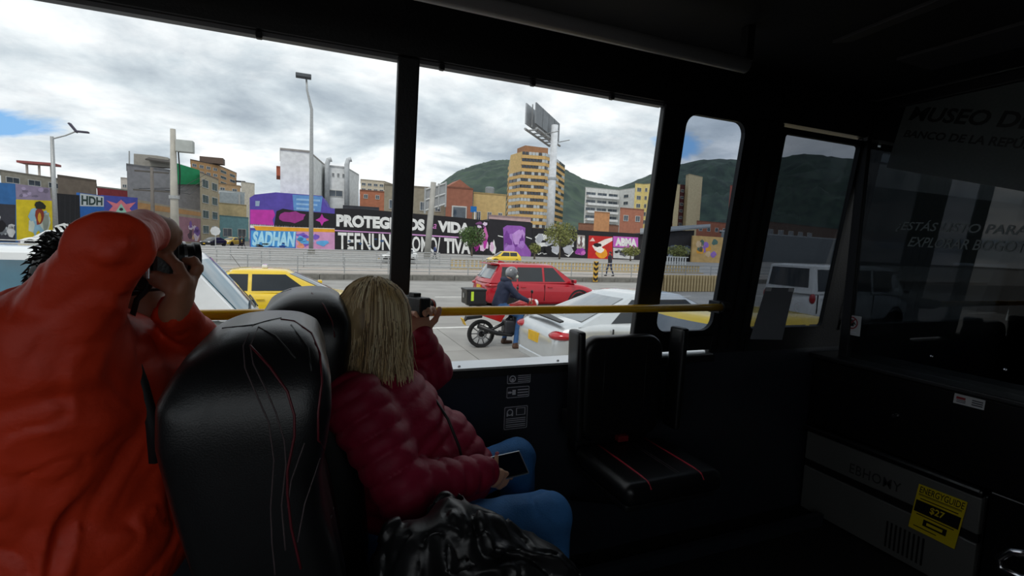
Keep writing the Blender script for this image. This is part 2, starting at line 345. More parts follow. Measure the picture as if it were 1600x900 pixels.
# left wall: panel under the windows, header above, pillars between
wl = struct(obj('wall_left', MB().box(((XR+XF)/2, 1.845, (FZ+SILL-0.02)/2), (XF-XR, 0.09, SILL-0.02-FZ)), m_panel))
def slanted(x0, x1, z0, z1, y_in, y_out, mb=None):
    mb = mb or MB(); a = [wp(x0, z0, y_in), wp(x1, z0, y_in), wp(x1, z0, y_out), wp(x0, z0, y_out), wp(x0, z1, y_in), wp(x1, z1, y_in), wp(x1, z1, y_out), wp(x0, z1, y_out)]
    return mb.hexa(a)
obj('header', slanted(XR, XF, TOPZ, CEIL, -0.02, 0.06), m_black, wl)
obj('header_seal', slanted(XR, 1.31, TOPZ-0.012, TOPZ, 0.0, 0.03), M('seal_grey', (120, 122, 126), 0.5), wl)
for x0, x1 in ((0.265, 0.334), (1.31, 1.41), (1.755, 1.97), (2.5, 2.62), (-1.15, -1.06), (-2.5, -2.42), (-3.9, -3.8)):
    obj('pillar', slanted(x0, x1, SILL-0.02, TOPZ, -0.012, 0.02), m_black, wl, bevel=0.006)
for px, py in ((405, 42), (832, 124), (955, 147), (690, 97)):
    d = ray(px, py); s = (1.8+SILL*TAN-CAM[2]*TAN)/(d[1]+d[2]*TAN); p = CAM+d*s
    obj('clip', MB().box((p[0], p[1]-0.004, TOPZ-0.014), (0.018, 0.02, 0.02)), m_black, wl, bevel=0.004)
# ribs on the pillar between the small window and the dark window
for x in (1.79, 1.86, 1.93): obj('pillar_rib', slanted(x, x+0.012, SILL, TOPZ, -0.02, -0.01), m_rubber, wl)
def sill(i, x0, x1, m=None):
    o = struct(obj('trim_%d' % i, MB().hexa([(x0, 1.76, SILL-0.035), (x1, 1.76, SILL-0.035), (x1, 1.86, SILL-0.035), (x0, 1.86, SILL-0.035), (x0, 1.762, SILL-0.014), (x1, 1.762, SILL-0.014), (x1, 1.86, SILL-0.008), (x0, 1.86, SILL-0.008)]), m or m_alu, bevel=0.003))
    obj('lip', MB().box(((x0+x1)/2, 1.757, SILL-0.034), (x1-x0, 0.012, 0.03)), m_rubber, o)
    for k in range(int((x1-x0)/0.42)):
        obj('screw', MB().lathe((x0+0.2+k*0.42, 1.79, SILL-0.013), [(0.006, 0), (0.006, 0.004), (0.003, 0.006)], 10), m_chrome, o, smooth=True)
    return o
sill(1, -4.45, 0.265, m_greytube); sill(2, 0.334, 1.31); sill(3, 1.41, 1.755)
# small window with rounded corners, tinted pane
def rrect(x0, x1, z0, z1, r, n=6):
    pts = []
    for cx, cz, a0 in ((x1-r, z1-r, 0), (x0+r, z1-r, 90), (x0+r, z0+r, 180), (x1-r, z0+r, 270)):
        for k in range(n+1): a = R_(a0+90*k/n); pts.append((cx+r*math.cos(a), cz+r*math.sin(a)))
    return pts
def ring_frame(x0, x1, z0, z1, r, w, y0, y1):
    inner = rrect(x0, x1, z0, z1, r); outer = rrect(x0-w, x1+w, z0-w, z1+w, 0.004); mb = MB(); n = len(inner)
    return mb.loft([[wp(x, z, y0) for x, z in outer], [wp(x, z, y0) for x, z in inner], [wp(x, z, y1) for x, z in inner], [wp(x, z, y1) for x, z in outer]], caps=False)
g_mid = GLASS('tinted_pane', (0.70, 0.73, 0.78)); g_dark = GLASS('dark_pane', (0.36, 0.38, 0.41)); g_part = GLASS('partition_glass', (0.27, 0.29, 0.30))
w1 = struct(obj('window_1', ring_frame(1.425, 1.745, 1.985, 2.905, 0.055, 0.03, -0.014, 0.008), m_rubber, smooth=False))
obj('pane', slanted(1.415, 1.75, 1.97, 2.92, 0.0, 0.004), g_mid, w1)
obj('frame_base', slanted(1.41, 1.755, SILL, 1.975, -0.014, 0.02), m_black, w1)
w2 = struct(obj('window_2', ring_frame(1.985, 2.49, 1.985, 2.89, 0.02, 0.025, -0.014, 0.008), m_rubber))
obj('pane', slanted(1.972, 2.5, 1.97, 2.905, 0.0, 0.004), g_dark, w2)
obj('frame_base', slanted(1.97, 2.5, SILL-0.02, 1.975, -0.014, 0.02), m_black, w2)
obj('frame_base', slanted(2.5, 4.3, SILL-0.02, 1.975, -0.014, 0.03), m_black, wl)
w3 = struct(obj('window_3', ring_frame(2.65, 4.2, 1.985, 2.89, 0.04, 0.025, -0.02, 0.04), m_rubber))
obj('pane', slanted(2.63, 4.22, 1.97, 2.905, 0.018, 0.022), g_dark, w3)
# windscreen wall far ahead, past the driver
wf = struct(obj('wall_front', MB().box((XF+0.03, 0.6, 1.45), (0.06, 2.56, 0.9)), m_black))
obj('header', MB().box((XF+0.03, 0.6, 2.98), (0.06, 2.56, 0.24)), m_black, wf)
for y in (-0.62, 1.72): obj('pillar', MB().box((XF+0.03, y, 2.38), (0.06, 0.14, 0.96)), m_black, wf)
# partition behind the driver: black cabinet with a glass screen above
PX = 2.45
def FILM(name, rgb):
    m = bpy.data.materials.new(name); m.use_nodes = True; nt = m.node_tree; N = nt.nodes; L = nt.links; N.clear(); out = N.new('ShaderNodeOutputMaterial'); t = N.new('ShaderNodeBsdfTransparent'); d = N.new('ShaderNodeBsdfDiffuse'); d.inputs[0].default_value = (*lin(rgb), 1); mx = N.new('ShaderNodeMixShader')
    n = N.new('ShaderNodeTexNoise'); n.inputs['Scale'].default_value = 60; r = N.new('ShaderNodeMapRange'); L.new(n.outputs[0], r.inputs[0]); r.inputs[3].default_value = 0.55; r.inputs[4].default_value = 0.75; L.new(r.outputs[0], mx.inputs[0]); L.new(t.outputs[0], mx.inputs[1]); L.new(d.outputs[0], mx.inputs[2]); L.new(mx.outputs[0], out.inputs[0]); return m
pt = thing('driver_partition', 'tall black partition with dark glass screen behind the driver', 'partition', (PX+0.1, 0.6, FZ))
m_cab = M('cabinet_black', (15, 15, 17), 0.3, var=0.1, bump=0.05, bscale=90, coat=0.1)
obj('cabinet', MB().box((PX+0.15, 0.575, (1.47+1.825)/2), (0.3, 2.4, 0.355)), m_cab, pt, bevel=0.012)
obj('cabinet_side', MB().box((PX+0.15, 0.19, (1.0+1.47)/2), (0.3, 1.63, 0.47)), m_cab, pt, bevel=0.006)
obj('ledge', MB().box((PX+0.13, 0.575, 1.838), (0.34, 2.4, 0.022)), m_black, pt, bevel=0.006)
gl = obj('glass_screen', MB().box((PX+0.07, 0.53, 2.445), (0.008, 2.3, 1.19)), g_part, pt)
for y in (1.66, 0.25, -0.62): obj('upright', MB().box((PX+0.07, y, 2.45), (0.035, 0.045, 1.22)), m_black, pt, bevel=0.004)
obj('top_rail', MB().box((PX+0.07, 0.53, 3.065), (0.05, 2.35, 0.05)), m_black, pt, bevel=0.006)
p = atX(1398, 650, PX-0.006); lk = MB().lathe((p[0]-0.004, p[1], p[2]), [(0.011, 0.012), (0.011, 0), (0.008, -0.006), (0.003, -0.007)], 14, 'x'); obj('cabinet_lock', lk, m_chrome, pt, smooth='auto')
for px, py in ((1455, 557), (1570, 578)): 
    p = atX(px, py, PX-0.001); obj('screw', MB().lathe(p, [(0.006, 0.004), (0.006, -0.002), (0.002, -0.004)], 10, 'x'), m_chrome, pt, smooth='auto')
GX = PX+0.065
def px_quad(X, pts): return [atX(a, b, X) for a, b in pts]   # bl, br, tr, tl
mb = MB(); quad_text(mb, '¿ESTÁS LISTO PARA', px_quad(GX, [(1399, 362), (1604, 372), (1606, 348), (1404, 343)]), (-1, 0, 0), 0.002, bold=0.01, shear=0.25)
quad_text(mb, 'EXPLORAR BOGOTÁ', px_quad(GX, [(1418, 385), (1618, 396), (1620, 374), (1424, 366)]), (-1, 0, 0), 0.002, bold=0.01, shear=0.25)
obj('lettering', mb, M('letter_grey', (118, 126, 126), 0.5, var=0.03), gl)
mb = MB(); quad_text(mb, 'MUSEO DEL', px_quad(GX, [(1419, 188), (1640, 205), (1644, 176), (1424, 166)]), (-1, 0, 0), 0.002, bold=0.03, shear=0.3)
quad_text(mb, 'BANCO DE LA REPÚBLICA', px_quad(GX, [(1411, 214), (1668, 240), (1670, 218), (1414, 200)]), (-1, 0, 0), 0.002, bold=0.03, shear=0.3)
obj('lettering', mb, M('letter_black', (6, 6, 7), 0.5, var=0.03), gl)
film = MB().add(px_quad(GX-0.001, [(1385, 262), (1720, 320), (1720, 60), (1418, 158)]), [(0, 1, 2, 3)]); film.prism(px_quad(GX-0.001, [(1385, 262), (1720, 320), (1720, 60), (1418, 158)]), (0.001, 0, 0))
obj('frosted_film', film, FILM('film', (165, 172, 172)), gl)
# white warning sticker with a crossed hand
def disc(c, r0, r1, n, X, flat=0.0015):
    m = MB(); out = []; inn = []
    for k in range(n): a = 2*math.pi*k/n; out.append((X, c[1]-r1*math.cos(a), c[2]+r1*math.sin(a))); inn.append((X, c[1]-r0*math.cos(a), c[2]+r0*math.sin(a)))
    m.add(out+inn, [(k, (k+1) % n, n+(k+1) % n, n+k) for k in range(n)]); return m
c = atX(1330.5, 508, GX-0.004); st = thing('hand_sticker', 'small square white no-touching sticker at the corner of the dark glass', 'sticker', (c[0], c[1], c[2]-0.05))
obj('backing', MB().box(c, (0.002, 0.09, 0.098)), m_white, st)
cc = c+np.array([0, 0, 0.012]); X = c[0]-0.0018
obj('prohibition_ring', disc(cc, 0.025, 0.031, 28, X), M('ring_red', (150, 40, 48), 0.5), st)
hm = MB()
for k in range(4): hm.box((X+0.0004, cc[1]+0.009-k*0.006, cc[2]+0.008-abs(k-1.5)*0.002), (0.0006, 0.0046, 0.02))
hm.box((X+0.0004, cc[1], cc[2]-0.008), (0.0006, 0.024, 0.016)); hm.box((X+0.0004, cc[1]-0.016, cc[2]-0.002), (0.0006, 0.005, 0.014), rot=Matrix.Rotation(R_(-30), 3, 'X'))
obj('hand_symbol', hm, M('ink_black', (14, 14, 16), 0.5), st)
obj('slash', MB().box((X-0.0004, cc[1], cc[2]), (0.0006, 0.006, 0.056), rot=Matrix.Rotation(R_(40), 3, 'X')), MATS['ring_red'], st)
obj('caption_line', MB().box((X+0.0004, c[1], c[2]-0.034), (0.0006, 0.055, 0.006)), m_print, st)
# grey cooler built into the foot of the partition
fr = thing('cooler', 'grey metal cooler box with yellow energy label at the foot of the partition', 'cooler', (PX+0.18, 1.4, FZ))
m_fr = M('cooler_grey', (118, 118, 116), 0.42, 0.35, var=0.06, scale=3); y0, y1 = 1.02, 1.775
obj('body', MB().box((PX+0.2, (y0+y1)/2, 1.225), (0.34, y1-y0, 0.42)), m_cab, fr, bevel=0.008)
obj('lid', MB().box((PX+0.17, (y0+y1)/2, 1.45), (0.39, y1-y0+0.01, 0.035)), m_cab, fr, bevel=0.012)
up = obj('upper_panel', MB().box((PX+0.015, (y0+y1)/2, 1.352), (0.03, y1-y0-0.01, 0.15)), m_fr, fr, bevel=0.006)
lo_ = obj('lower_panel', MB().box((PX+0.015, (y0+y1)/2, 1.125), (0.03, y1-y0-0.01, 0.23)), m_fr, fr, bevel=0.006)
obj('groove', MB().box((PX+0.02, (y0+y1)/2, 1.258), (0.03, y1-y0-0.01, 0.034)), m_rubber, fr)
for k in range(9): obj('vent_slot', MB().box((PX-0.001, 1.20+k*0.018, 1.10), (0.003, 0.007, 0.12)), m_rubber, lo_)
mb = MB(); quad_text(mb, 'EBHOMY', px_quad(PX-0.002, [(1327, 738), (1407, 771), (1409, 756), (1329, 723)]), (-1, 0, 0), 0.001, bold=0.006, spacing=1.1)
obj('maker_name', mb, M('name_dark', (48, 48, 50), 0.5), up)
LQ = px_quad(PX-0.004, [(1419, 822), (1491, 858), (1512, 785), (1436, 756)])
lb = obj('energy_label', MB().prism(LQ, (0.002, 0, 0)), M('label_yellow', (226, 202, 20), 0.5, var=0.04), fr)
def sub_quad(q, u0, v0, u1, v1):
    def b(u, v): return (1-u)*(1-v)*q[0]+u*(1-v)*q[1]+u*v*q[2]+(1-u)*v*q[3]
    return [b(u0, v0), b(u1, v0), b(u1, v1), b(u0, v1)]
ink = MATS['ink_black']; mb = MB(); quad_text(mb, 'ENERGYGUIDE', sub_quad(LQ, 0.05, 0.83, 0.97, 0.97), (-1, 0, 0), 0.001, bold=0.01)
for v0, v1, a, b in ((0.79, 0.805, 0.05, 0.95), (0.77, 0.78, 0.05, 0.95), (0.40, 0.66, 0.03, 0.97), (0.16, 0.30, 0.28, 0.78), (0.70, 0.72, 0.1, 0.9), (0.35, 0.37, 0.1, 0.9), (0.08, 0.10, 0.1, 0.6)):
    mb.add([p+np.array([-0.001, 0, 0]) for p in sub_quad(LQ, a, v0, b, v1)], [(0, 1, 2, 3)])
obj('label_print', mb, ink, lb)
mb = MB(); quad_text(mb, '$27', sub_quad(LQ, 0.36, 0.46, 0.66, 0.62), (-1, 0, 0), 0.0022, bold=0.02); obj('label_figure', mb, MATS['label_yellow'], lb)
obj('label_bar', MB().add([p+np.array([-0.0022, 0, 0]) for p in sub_quad(LQ, 0.36, 0.20, 0.7, 0.26)], [(0, 1, 2, 3)]), MATS['label_yellow'], lb)
# sticker on the cabinet
Q = px_quad(PX-0.003, [(1489, 629), (1537, 641), (1540, 626), (1492, 614)])
s2 = tag(obj('asset_sticker', MB().prism(Q, (0.002, 0, 0)), M('asset_white', (190, 190, 192), 0.5, var=0.02)), 'small white rectangular sticker on the black cabinet front', 'sticker')
mb = MB(); mb.prism([p+np.array([-0.0012, 0, 0]) for p in sub_quad(Q, 0.08, 0.5, 0.38, 0.75)], (0.0005, 0, 0)); obj('red_print', mb, MATS['ring_red'], s2)
mb = MB()
for v in (0.2, 0.36): mb.prism([p+np.array([-0.0012, 0, 0]) for p in sub_quad(Q, 0.1, v, 0.4, v+0.07)], (0.0005, 0, 0))
for v in (0.2, 0.42, 0.64): mb.prism([p+np.array([-0.0012, 0, 0]) for p in sub_quad(Q, 0.6, v, 0.95, v+0.12)], (0.0005, 0, 0))
obj('dark_print', mb, m_stick, s2)
# sheet of paper on the dark window
def win_pt(px, py, off=0.0):
    d = ray(px, py); s = (1.8+off+SILL*TAN-CAM[2]*TAN)/(d[1]+d[2]*TAN); return CAM+d*s
Q = [win_pt(a, b, -0.035) for a, b in ((1172, 530), (1222, 531), (1241, 450), (1197, 449))]
pp = tag(obj('paper_notice', MB().prism(Q, (0, 0.002, 0)), M('paper', (128, 130, 138), 0.7, var=0.04)), 'white paper notice taped inside the dark side window', 'notice')
for u in (0.1, 0.9): obj('tape', MB().prism([p+np.array([0, -0.001, 0]) for p in sub_quad(Q, u-0.1, 0.93, u+0.1, 1.0)], (0, -0.0005, 0)), m_print, pp)
# chrome foot at the far right of the floor
ch = thing('chrome_stand', 'chrome bent tube stand foot by the cooler corner', 'stand', atX(1590, 890, 1.95))
cp = [atX(a, b, 1.95) for a, b in ((1640, 900), (1600, 905), (1563, 888), (1562, 872), (1580, 862), (1640, 872))]
obj('tube', MB().tube(cp, 0.012, 10), m_chrome, ch, smooth=True); obj('foot_pad', MB().lathe(cp[1]-np.array([0, 0, 0.03]), [(0.02, 0), (0.02, 0.02), (0.012, 0.03)], 12), m_rubber, ch)
# yellow grab rail along the windows
rl = thing('grab_rail', 'long yellow tubular grab rail running across the windows', 'rail', (0, 1.70, 2.10))
obj('tube', MB().tube([(x, 1.70, 2.102) for x in (-4.4, -2, 0, 1.0, 1.72)], 0.0165, 16), m_rail, rl, smooth=True)
for x in (-3.85, -2.46, -1.1, 1.735):
    obj('bracket', MB().box((x, 1.735, 2.10), (0.05, 0.07, 0.055)).lathe((x-0.02, 1.70, 2.102), [(0.024, 0), (0.024, 0.045), (0.012, 0.05)], 14, 'x'), m_rubber, rl, bevel=0.004)
# grey tube along the ceiling edge
tb = thing('ceiling_tube', 'long dull grey tube fixed along the ceiling above the windows', 'tube', (-1, 1.32, 2.97))
obj('tube', MB().tube([(x, 1.32, 2.975) for x in (-4.4, -2, 0, 1.36)], 0.024, 14), m_greytube, tb, smooth=True)
for x in (-3.5, -2.2, -0.9, 0.35, 1.36): obj('mount', MB().box((x, 1.32, 3.045), (0.03, 0.03, 0.11)), m_black, tb)
# ceiling panels up front
def ceil_panel(pts, name, label):
    Q = [atZ(a, b, CEIL-0.012) for a, b in pts]; return tag(obj(name, MB().prism(Q, (0, 0, 0.012)), M('ceil_grey', (58, 56, 58), 0.6), bevel=0.002), label, 'ceiling panel')
ceil_panel([(1300, 68), (1480, -5), (1510, -5), (1330, 66)], 'ceiling_strip', 'narrow grey strip on the dark ceiling left of the wider one')
ceil_panel([(1400, 95), (1620, 32), (1620, 68), (1455, 110)], 'ceiling_strip', 'wide grey strip on the dark ceiling above the partition')
# notices on the wall panel
def wall_sticker(px0, py0, px1, py1, label, kind):
    a = atY((px0+px1)/2, (py0+py1)/2, 1.796); l = atY(px0, (py0+py1)/2, 1.796); r = atY(px1, (py0+py1)/2, 1.796); t = atY((px0+px1)/2, py0, 1.796); b = atY((px0+px1)/2, py1, 1.796)
    w = r[0]-l[0]; h = t[2]-b[2]; s = thing('wall_sticker', label, 'sticker', (a[0], 1.797, a[2]-h/2), group=None)
    fr_ = rrect(a[0]-w/2, a[0]+w/2, a[2]-h/2, a[2]+h/2, 0.006, 3); obj('backing', MB().prism([(x, 1.799, z) for x, z in fr_], (0, -0.002, 0)), m_stick, s)
    i = rrect(a[0]-w/2+0.003, a[0]+w/2-0.003, a[2]-h/2+0.003, a[2]+h/2-0.003, 0.005, 3); j = rrect(a[0]-w/2+0.005, a[0]+w/2-0.005, a[2]-h/2+0.005, a[2]+h/2-0.005, 0.004, 3); n = len(i)
    obj('border', MB().add([(x, 1.7962, z) for x, z in i+j], [(k, (k+1) % n, n+(k+1) % n, n+k) for k in range(n)]), m_print, s)
    mb = MB(); bar = lambda u0, v0, u1, v1: mb.add([(a[0]-w/2+u*w, 1.7960, a[2]-h/2+v*h) for u, v in ((u0, v0), (u1, v0), (u1, v1), (u0, v1))], [(0, 1, 2, 3)])
    def ringp(u, v, r): 
        q = []; 
        for rr in (r, r*0.7):
            for k in range(14): q.append((a[0]-w/2+u*w+rr*math.cos(2*math.pi*k/14), 1.7960, a[2]-h/2+v*h+rr*math.sin(2*math.pi*k/14)))
        mb.add(q, [(k, (k+1) % 14, 14+(k+1) % 14, 14+k) for k in range(14)])
    if kind == 'icon': ringp(0.24, 0.5, h*0.32); bar(0.19, 0.3, 0.29, 0.55); [bar(0.46, v, 0.93, v+0.06) for v in (0.2, 0.38, 0.56, 0.74)]
    if kind == 'plug': bar(0.08, 0.42, 0.22, 0.58); bar(0.26, 0.3, 0.40, 0.7); bar(0.22, 0.47, 0.26, 0.53); [bar(0.48, v, 0.93, v+0.07) for v in (0.2, 0.42, 0.64)]
    if kind == 'phones':
        ringp(0.25, 0.74, w*0.13); bar(0.12, 0.58, 0.18, 0.72); bar(0.32, 0.58, 0.38, 0.72); bar(0.5, 0.6, 0.88, 0.62); bar(0.5, 0.88, 0.88, 0.9); bar(0.5, 0.6, 0.53, 0.9); bar(0.85, 0.6, 0.88, 0.9); [bar(0.1, v, 0.9, v+0.03) for v in (0.12, 0.2, 0.3, 0.38, 0.46)]
    obj('print', mb, m_print, s)
wall_sticker(792, 583, 830, 600, 'topmost of three small grey notices on the wall under the window', 'icon')
wall_sticker(791, 603, 828, 622, 'middle of three small grey notices on the wall under the window', 'plug')
wall_sticker(787, 634, 825, 671, 'largest and lowest grey notice on the wall, with a headphone symbol', 'phones')
# floor edge strip under the folding seat
slab('trim_4', (0.9, 1.62, FZ+0.03), (3.0, 0.03, 0.06), m_panel)
# ================================================================ SEATS
m_leather = M('black_leather', (19, 19, 21), 0.36, var=0.15, scale=12, bump=0.08, bscale=420, coat=0.05)
m_pipe = M('red_piping', (84, 14, 26), 0.5)
m_stitch = M('stitching', (70, 58, 60), 0.7)
def coach_seat(name, label, dy, dx, lines):
    t = thing(name, label, 'seat', (-0.05+dx, 0.95+dy, FZ), group='black leather coach seats of one row')
    D = np.array([dx, dy, 0.0])
    # side profile of backrest (x, z)
    prof = [(-0.055, 2.235), (-0.105, 2.214), (-0.16, 2.172), (-0.19, 2.115), (-0.192, 2.055), (-0.176, 1.97), (-0.15, 1.86), (-0.105, 1.70), (-0.085, 1.50), (-0.06, 1.42),
            (0.07, 1.42), (0.085, 1.55), (0.07, 1.72), (0.045, 1.85), (0.026, 1.93), (0.02, 1.99), (0.03, 2.04), (0.036, 2.09), (0.034, 2.14), (0.02, 2.185), (-0.01, 2.218)]
    P = [(x+dx, z) for x, z in prof]
    # side bolster narrower low down: carve the front face between the bolsters
    fb = rbox((dx, 0.95+dy, 1.62), (0.6, 0.215, 0.588), 0.15, 0.03); fb['int'] = True
    pr = [ext(P, 0.735+dy, 1.165+dy, 0.06, 0.01), fb, cap((0.11+dx, 0.87+dy, 1.50), (0.09+dx, 0.87+dy, 1.92), 0.055, 0.04, 0.03, sub=True), cap((0.11+dx, 1.03+dy, 1.50), (0.09+dx, 1.03+dy, 1.92), 0.055, 0.04, 0.03, sub=True), cap((0.085+dx, 0.95+dy, 1.98), (0.082+dx, 0.95+dy, 2.14), 0.05, 0.05, 0.03, sub=True)]
    back = soft_obj('backrest', pr, 0.0075, m_leather, t, smooth_it=2)
    # cushion and pedestal
    soft_obj('cushion', [rbox((0.24+dx, 0.95+dy, 1.42), (0.27, 0.215, 0.07), 0.05)], 0.012, m_leather, t)
    obj('pedestal', MB().box((0.2+dx, 0.95+dy, 1.17), (0.36, 0.3, 0.34)), m_black, t, bevel=0.02)
    for pts, r, m, nm in lines: draw(back, pts, r, m, back, nm)
    return t
coach_seat('coach_seat', 'large black leather coach seat nearest the viewer, empty backrest', 0.0, 0.0, [
    ([(396, 508), (380, 540), (383, 575), (401, 617), (420, 660), (428, 719), (423, 793), (425, 847), (430, 898)], 0.0012, m_stitch, 'stitch_line'),
    ([(404, 511), (391, 540), (396, 569), (415, 607), (431, 644), (444, 687), (447, 724), (440, 790), (446, 860)], 0.0012, m_stitch, 'stitch_line'),
    ([(391, 540), (423, 575), (449, 612), (460, 649), (460, 681), (449, 735), (449, 772), (455, 825), (470, 889)], 0.0020, m_pipe, 'piping'),
    ([(348, 513), (396, 508), (420, 501), (439, 497)], 0.0016, m_rubber, 'seam'),
    ([(439, 499), (460, 502), (487, 521), (500, 553), (503, 596), (497, 644), (497, 687), (516, 719), (524, 761)], 0.0020, m_pipe, 'piping'),
    ([(455, 508), (481, 543), (487, 580)], 0.0016, m_rubber, 'seam'), ([(404, 511), (430, 525), (462, 560)], 0.0016, m_rubber, 'seam'),
    ([(476, 692), (455, 751), (449, 793)], 0.0012, m_stitch, 'quilt_line'), ([(500, 716), (476, 788), (465, 847)], 0.0012, m_stitch, 'quilt_line'), ([(513, 751), (492, 815), (484, 879)], 0.0012, m_stitch, 'quilt_line'), ([(521, 793), (508, 841), (500, 895)], 0.0012, m_stitch, 'quilt_line')])
coach_seat('coach_seat', 'black leather coach seat by the window holding the blonde passenger', 0.50, 0.068, [
    ([(484, 441), (480, 448), (483, 455), (500, 474), (516, 499)], 0.0012, m_stitch, 'stitch_line'), ([(487, 458), (506, 477), (519, 502), (523, 527)], 0.0020, m_pipe, 'piping'), ([(484, 440), (500, 439), (519, 447), (531, 461)], 0.0020, m_pipe, 'piping'), ([(425, 462), (455, 452), (481, 446)], 0.0016, m_rubber, 'seam')])
# folding seat against the wall
def jump_seat():
    t = thing('folding_seat', 'small black folding seat with red seams fixed to the window wall', 'seat', (1.2, 1.6, FZ))
    prof = rrect(1.005, 1.395, 1.56, 1.995, 0.075, 6)
    pr = [dict(t='ext', poly=np.array(prof), y0=1.665, y1=1.735, r=0.028, k=0.01, mi=0, sub=False)]
    b = soft_obj('backrest', pr, 0.0075, m_leather, t)
    for x in (1.10, 1.30): obj('seam', MB().tube([(x, 1.666, z) for z in (1.60, 1.75, 1.96)], 0.002, 5), m_rubber, b, smooth=True)
    pan = soft_obj('seat_pan', [rbox((1.2, 1.50, 1.515), (0.215, 0.185, 0.042), 0.035)], 0.008, m_leather, t)
    for x in (1.085, 1.315): obj('piping', MB().tube([(x, y, z) for y, z in ((1.66, 1.5572), (1.5, 1.5582), (1.37, 1.5575), (1.335, 1.553), (1.318, 1.535))], 0.0036, 6), M('piping_bright', (176, 40, 60), 0.5), pan, smooth=True)
    for x in (1.225, 1.237): obj('seam', MB().tube([(x, y, 1.5565) for y in (1.66, 1.5, 1.36)], 0.0014, 5), m_stitch, pan, smooth=True)
    obj('pan_frame', MB().box((1.2, 1.51, 1.465), (0.40, 0.34, 0.03)), m_black, t, bevel=0.01)
    obj('wall_bracket', MB().box((1.2, 1.765, 1.70), (0.36, 0.07, 0.42)), m_black, t, bevel=0.01)
    for s, x in ((-1, 0.965), (1, 1.435)):
        arm = ext([(x-0.016, 1.60), (x+0.016, 1.60), (x+0.02*s*0.5+0.018, 2.03), (x+0.02*s*0.5-0.018, 2.03)], 1.60, 1.69, 0.014)
        a = soft_obj('armrest', [arm], 0.007, m_leather, t); obj('hinge', MB().box((x, 1.70, 1.66), (0.03, 0.06, 0.08)), m_black, a, bevel=0.008)
    obj('buckle', MB().box((1.195, 1.655, 1.575), (0.05, 0.03, 0.025)), M('buckle_red', (120, 26, 34), 0.4), t, bevel=0.004)
    for x in (1.03, 1.37): obj('support_strut', MB().tube([(x, 1.74, 1.30), (x, 1.40, 1.46)], 0.012, 8), m_black, t)
jump_seat()
# ================================================================ PASSENGERS
J = atY
m_skin = M('skin', (196, 148, 122), 0.5, var=0.08, scale=20); m_skin2 = M('skin_tan', (164, 112, 86), 0.5, var=0.1, scale=20)
m_jacket = M('maroon_puffer', (136, 16, 50), 0.6, spec=0.3, var=0.1, scale=14, bump=0.15, bscale=60); m_jeans = M('blue_denim', (52, 112, 172), 0.75, var=0.22, scale=9, bump=0.3, bscale=220)
m_orange = M('orange_shell', (206, 52, 16), 0.58, var=0.08, scale=7, bump=0.12, bscale=90); m_dark = M('dark_cloth', (16, 16, 19), 0.7, var=0.2)
m_hairb = M('dark_hair', (18, 15, 14), 0.55, var=0.3, scale=40)
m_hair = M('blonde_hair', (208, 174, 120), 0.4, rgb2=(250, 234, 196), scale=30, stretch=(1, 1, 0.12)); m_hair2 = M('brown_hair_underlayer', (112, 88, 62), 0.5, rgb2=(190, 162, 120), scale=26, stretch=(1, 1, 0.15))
m_nail = M('nail', (176, 92, 110), 0.3); m_lip = M('lip', (150, 70, 70), 0.5); m_eye = M('eye_white', (225, 222, 215), 0.3); m_iris = M('iris', (40, 28, 20), 0.2)
m_cam = M('camera_black', (22, 22, 24), 0.4, bump=0.1, bscale=200); m_lens = M('lens_glass', (14, 18, 28), 0.05, coat=1.0); m_silver = M('silver_metal', (176, 178, 182), 0.28, 0.85, var=0.04)
def unit(v): v = np.array(v, float); return v/np.linalg.norm(v)
def hand(wrist, d, n, curl=0.5, thumb=1, size=1.0, mi=0, spread=0.12, k=0.006):
    """palm and five fingers; d = direction of the fingers, n = palm normal (fingers curl towards n), thumb = side of the thumb along d x n"""
    d = unit(d); n = unit(n-np.dot(n, d)*d) if abs(np.dot(n, d)) < 0.999 else n; s = np.cross(d, n)*thumb; w = np.array(wrist, float); S = size; pr = []
    for j in range(4):
        o = (1.5-j)*0.0185*S; base = w+d*0.082*S+s*o; pr.append(cap(w+d*0.012*S+s*o*0.75, base, 0.0145*S, 0.0115*S, 0.012, mi))
        L = [0.078, 0.086, 0.080, 0.062][j]*S; p = base; ang = 0.25*curl; dirn = unit(d+s*spread*(1.5-j)*0.5)
        for q, fr in enumerate((0.46, 0.30, 0.24)):
            ang += curl*(0.55 if q == 0 else 0.75); dd = dirn*math.cos(ang)+n*math.sin(ang); e = p+dd*L*fr; r0 = (0.0092-0.0008*q)*S; pr.append(cap(p, e, r0, r0-0.0008*S, k, mi)); p = e
    tb = w+d*0.025*S+s*0.030*S; t1 = tb+(s*0.62+d*0.70+n*0.25)*0.042*S; t2 = t1+unit(s*0.15+d*0.85+n*0.55*curl)*0.034*S; t3 = t2+unit(d*0.9-s*0.05+n*0.6*curl)*0.024*S
    pr += [cap(w+d*0.015*S+s*0.01*S, tb, 0.015*S, 0.014*S, 0.012, mi), cap(tb, t1, 0.0135*S, 0.011*S, 0.008, mi), cap(t1, t2, 0.0105*S, 0.0095*S, k, mi), cap(t2, t3, 0.0095*S, 0.0082*S, k, mi)]
    return pr, t3
def grip(w, fingers, r=0.0098, mi=0):
    # hand closed on an object: each finger is a chain of joints (pixel, pixel, distance), the last one the thumb
    pr = []
    for j, f in enumerate(fingers):
        q = [atY(*p) for p in f]; pr.append(cap(w, q[0], 0.019 if j < 4 else 0.015, 0.0125, 0.012, mi))
        for i, (a, b) in enumerate(zip(q, q[1:])): pr.append(cap(a, b, r*(1.08-0.07*i), r*(1.0-0.07*i), 0.004, mi))
    return pr
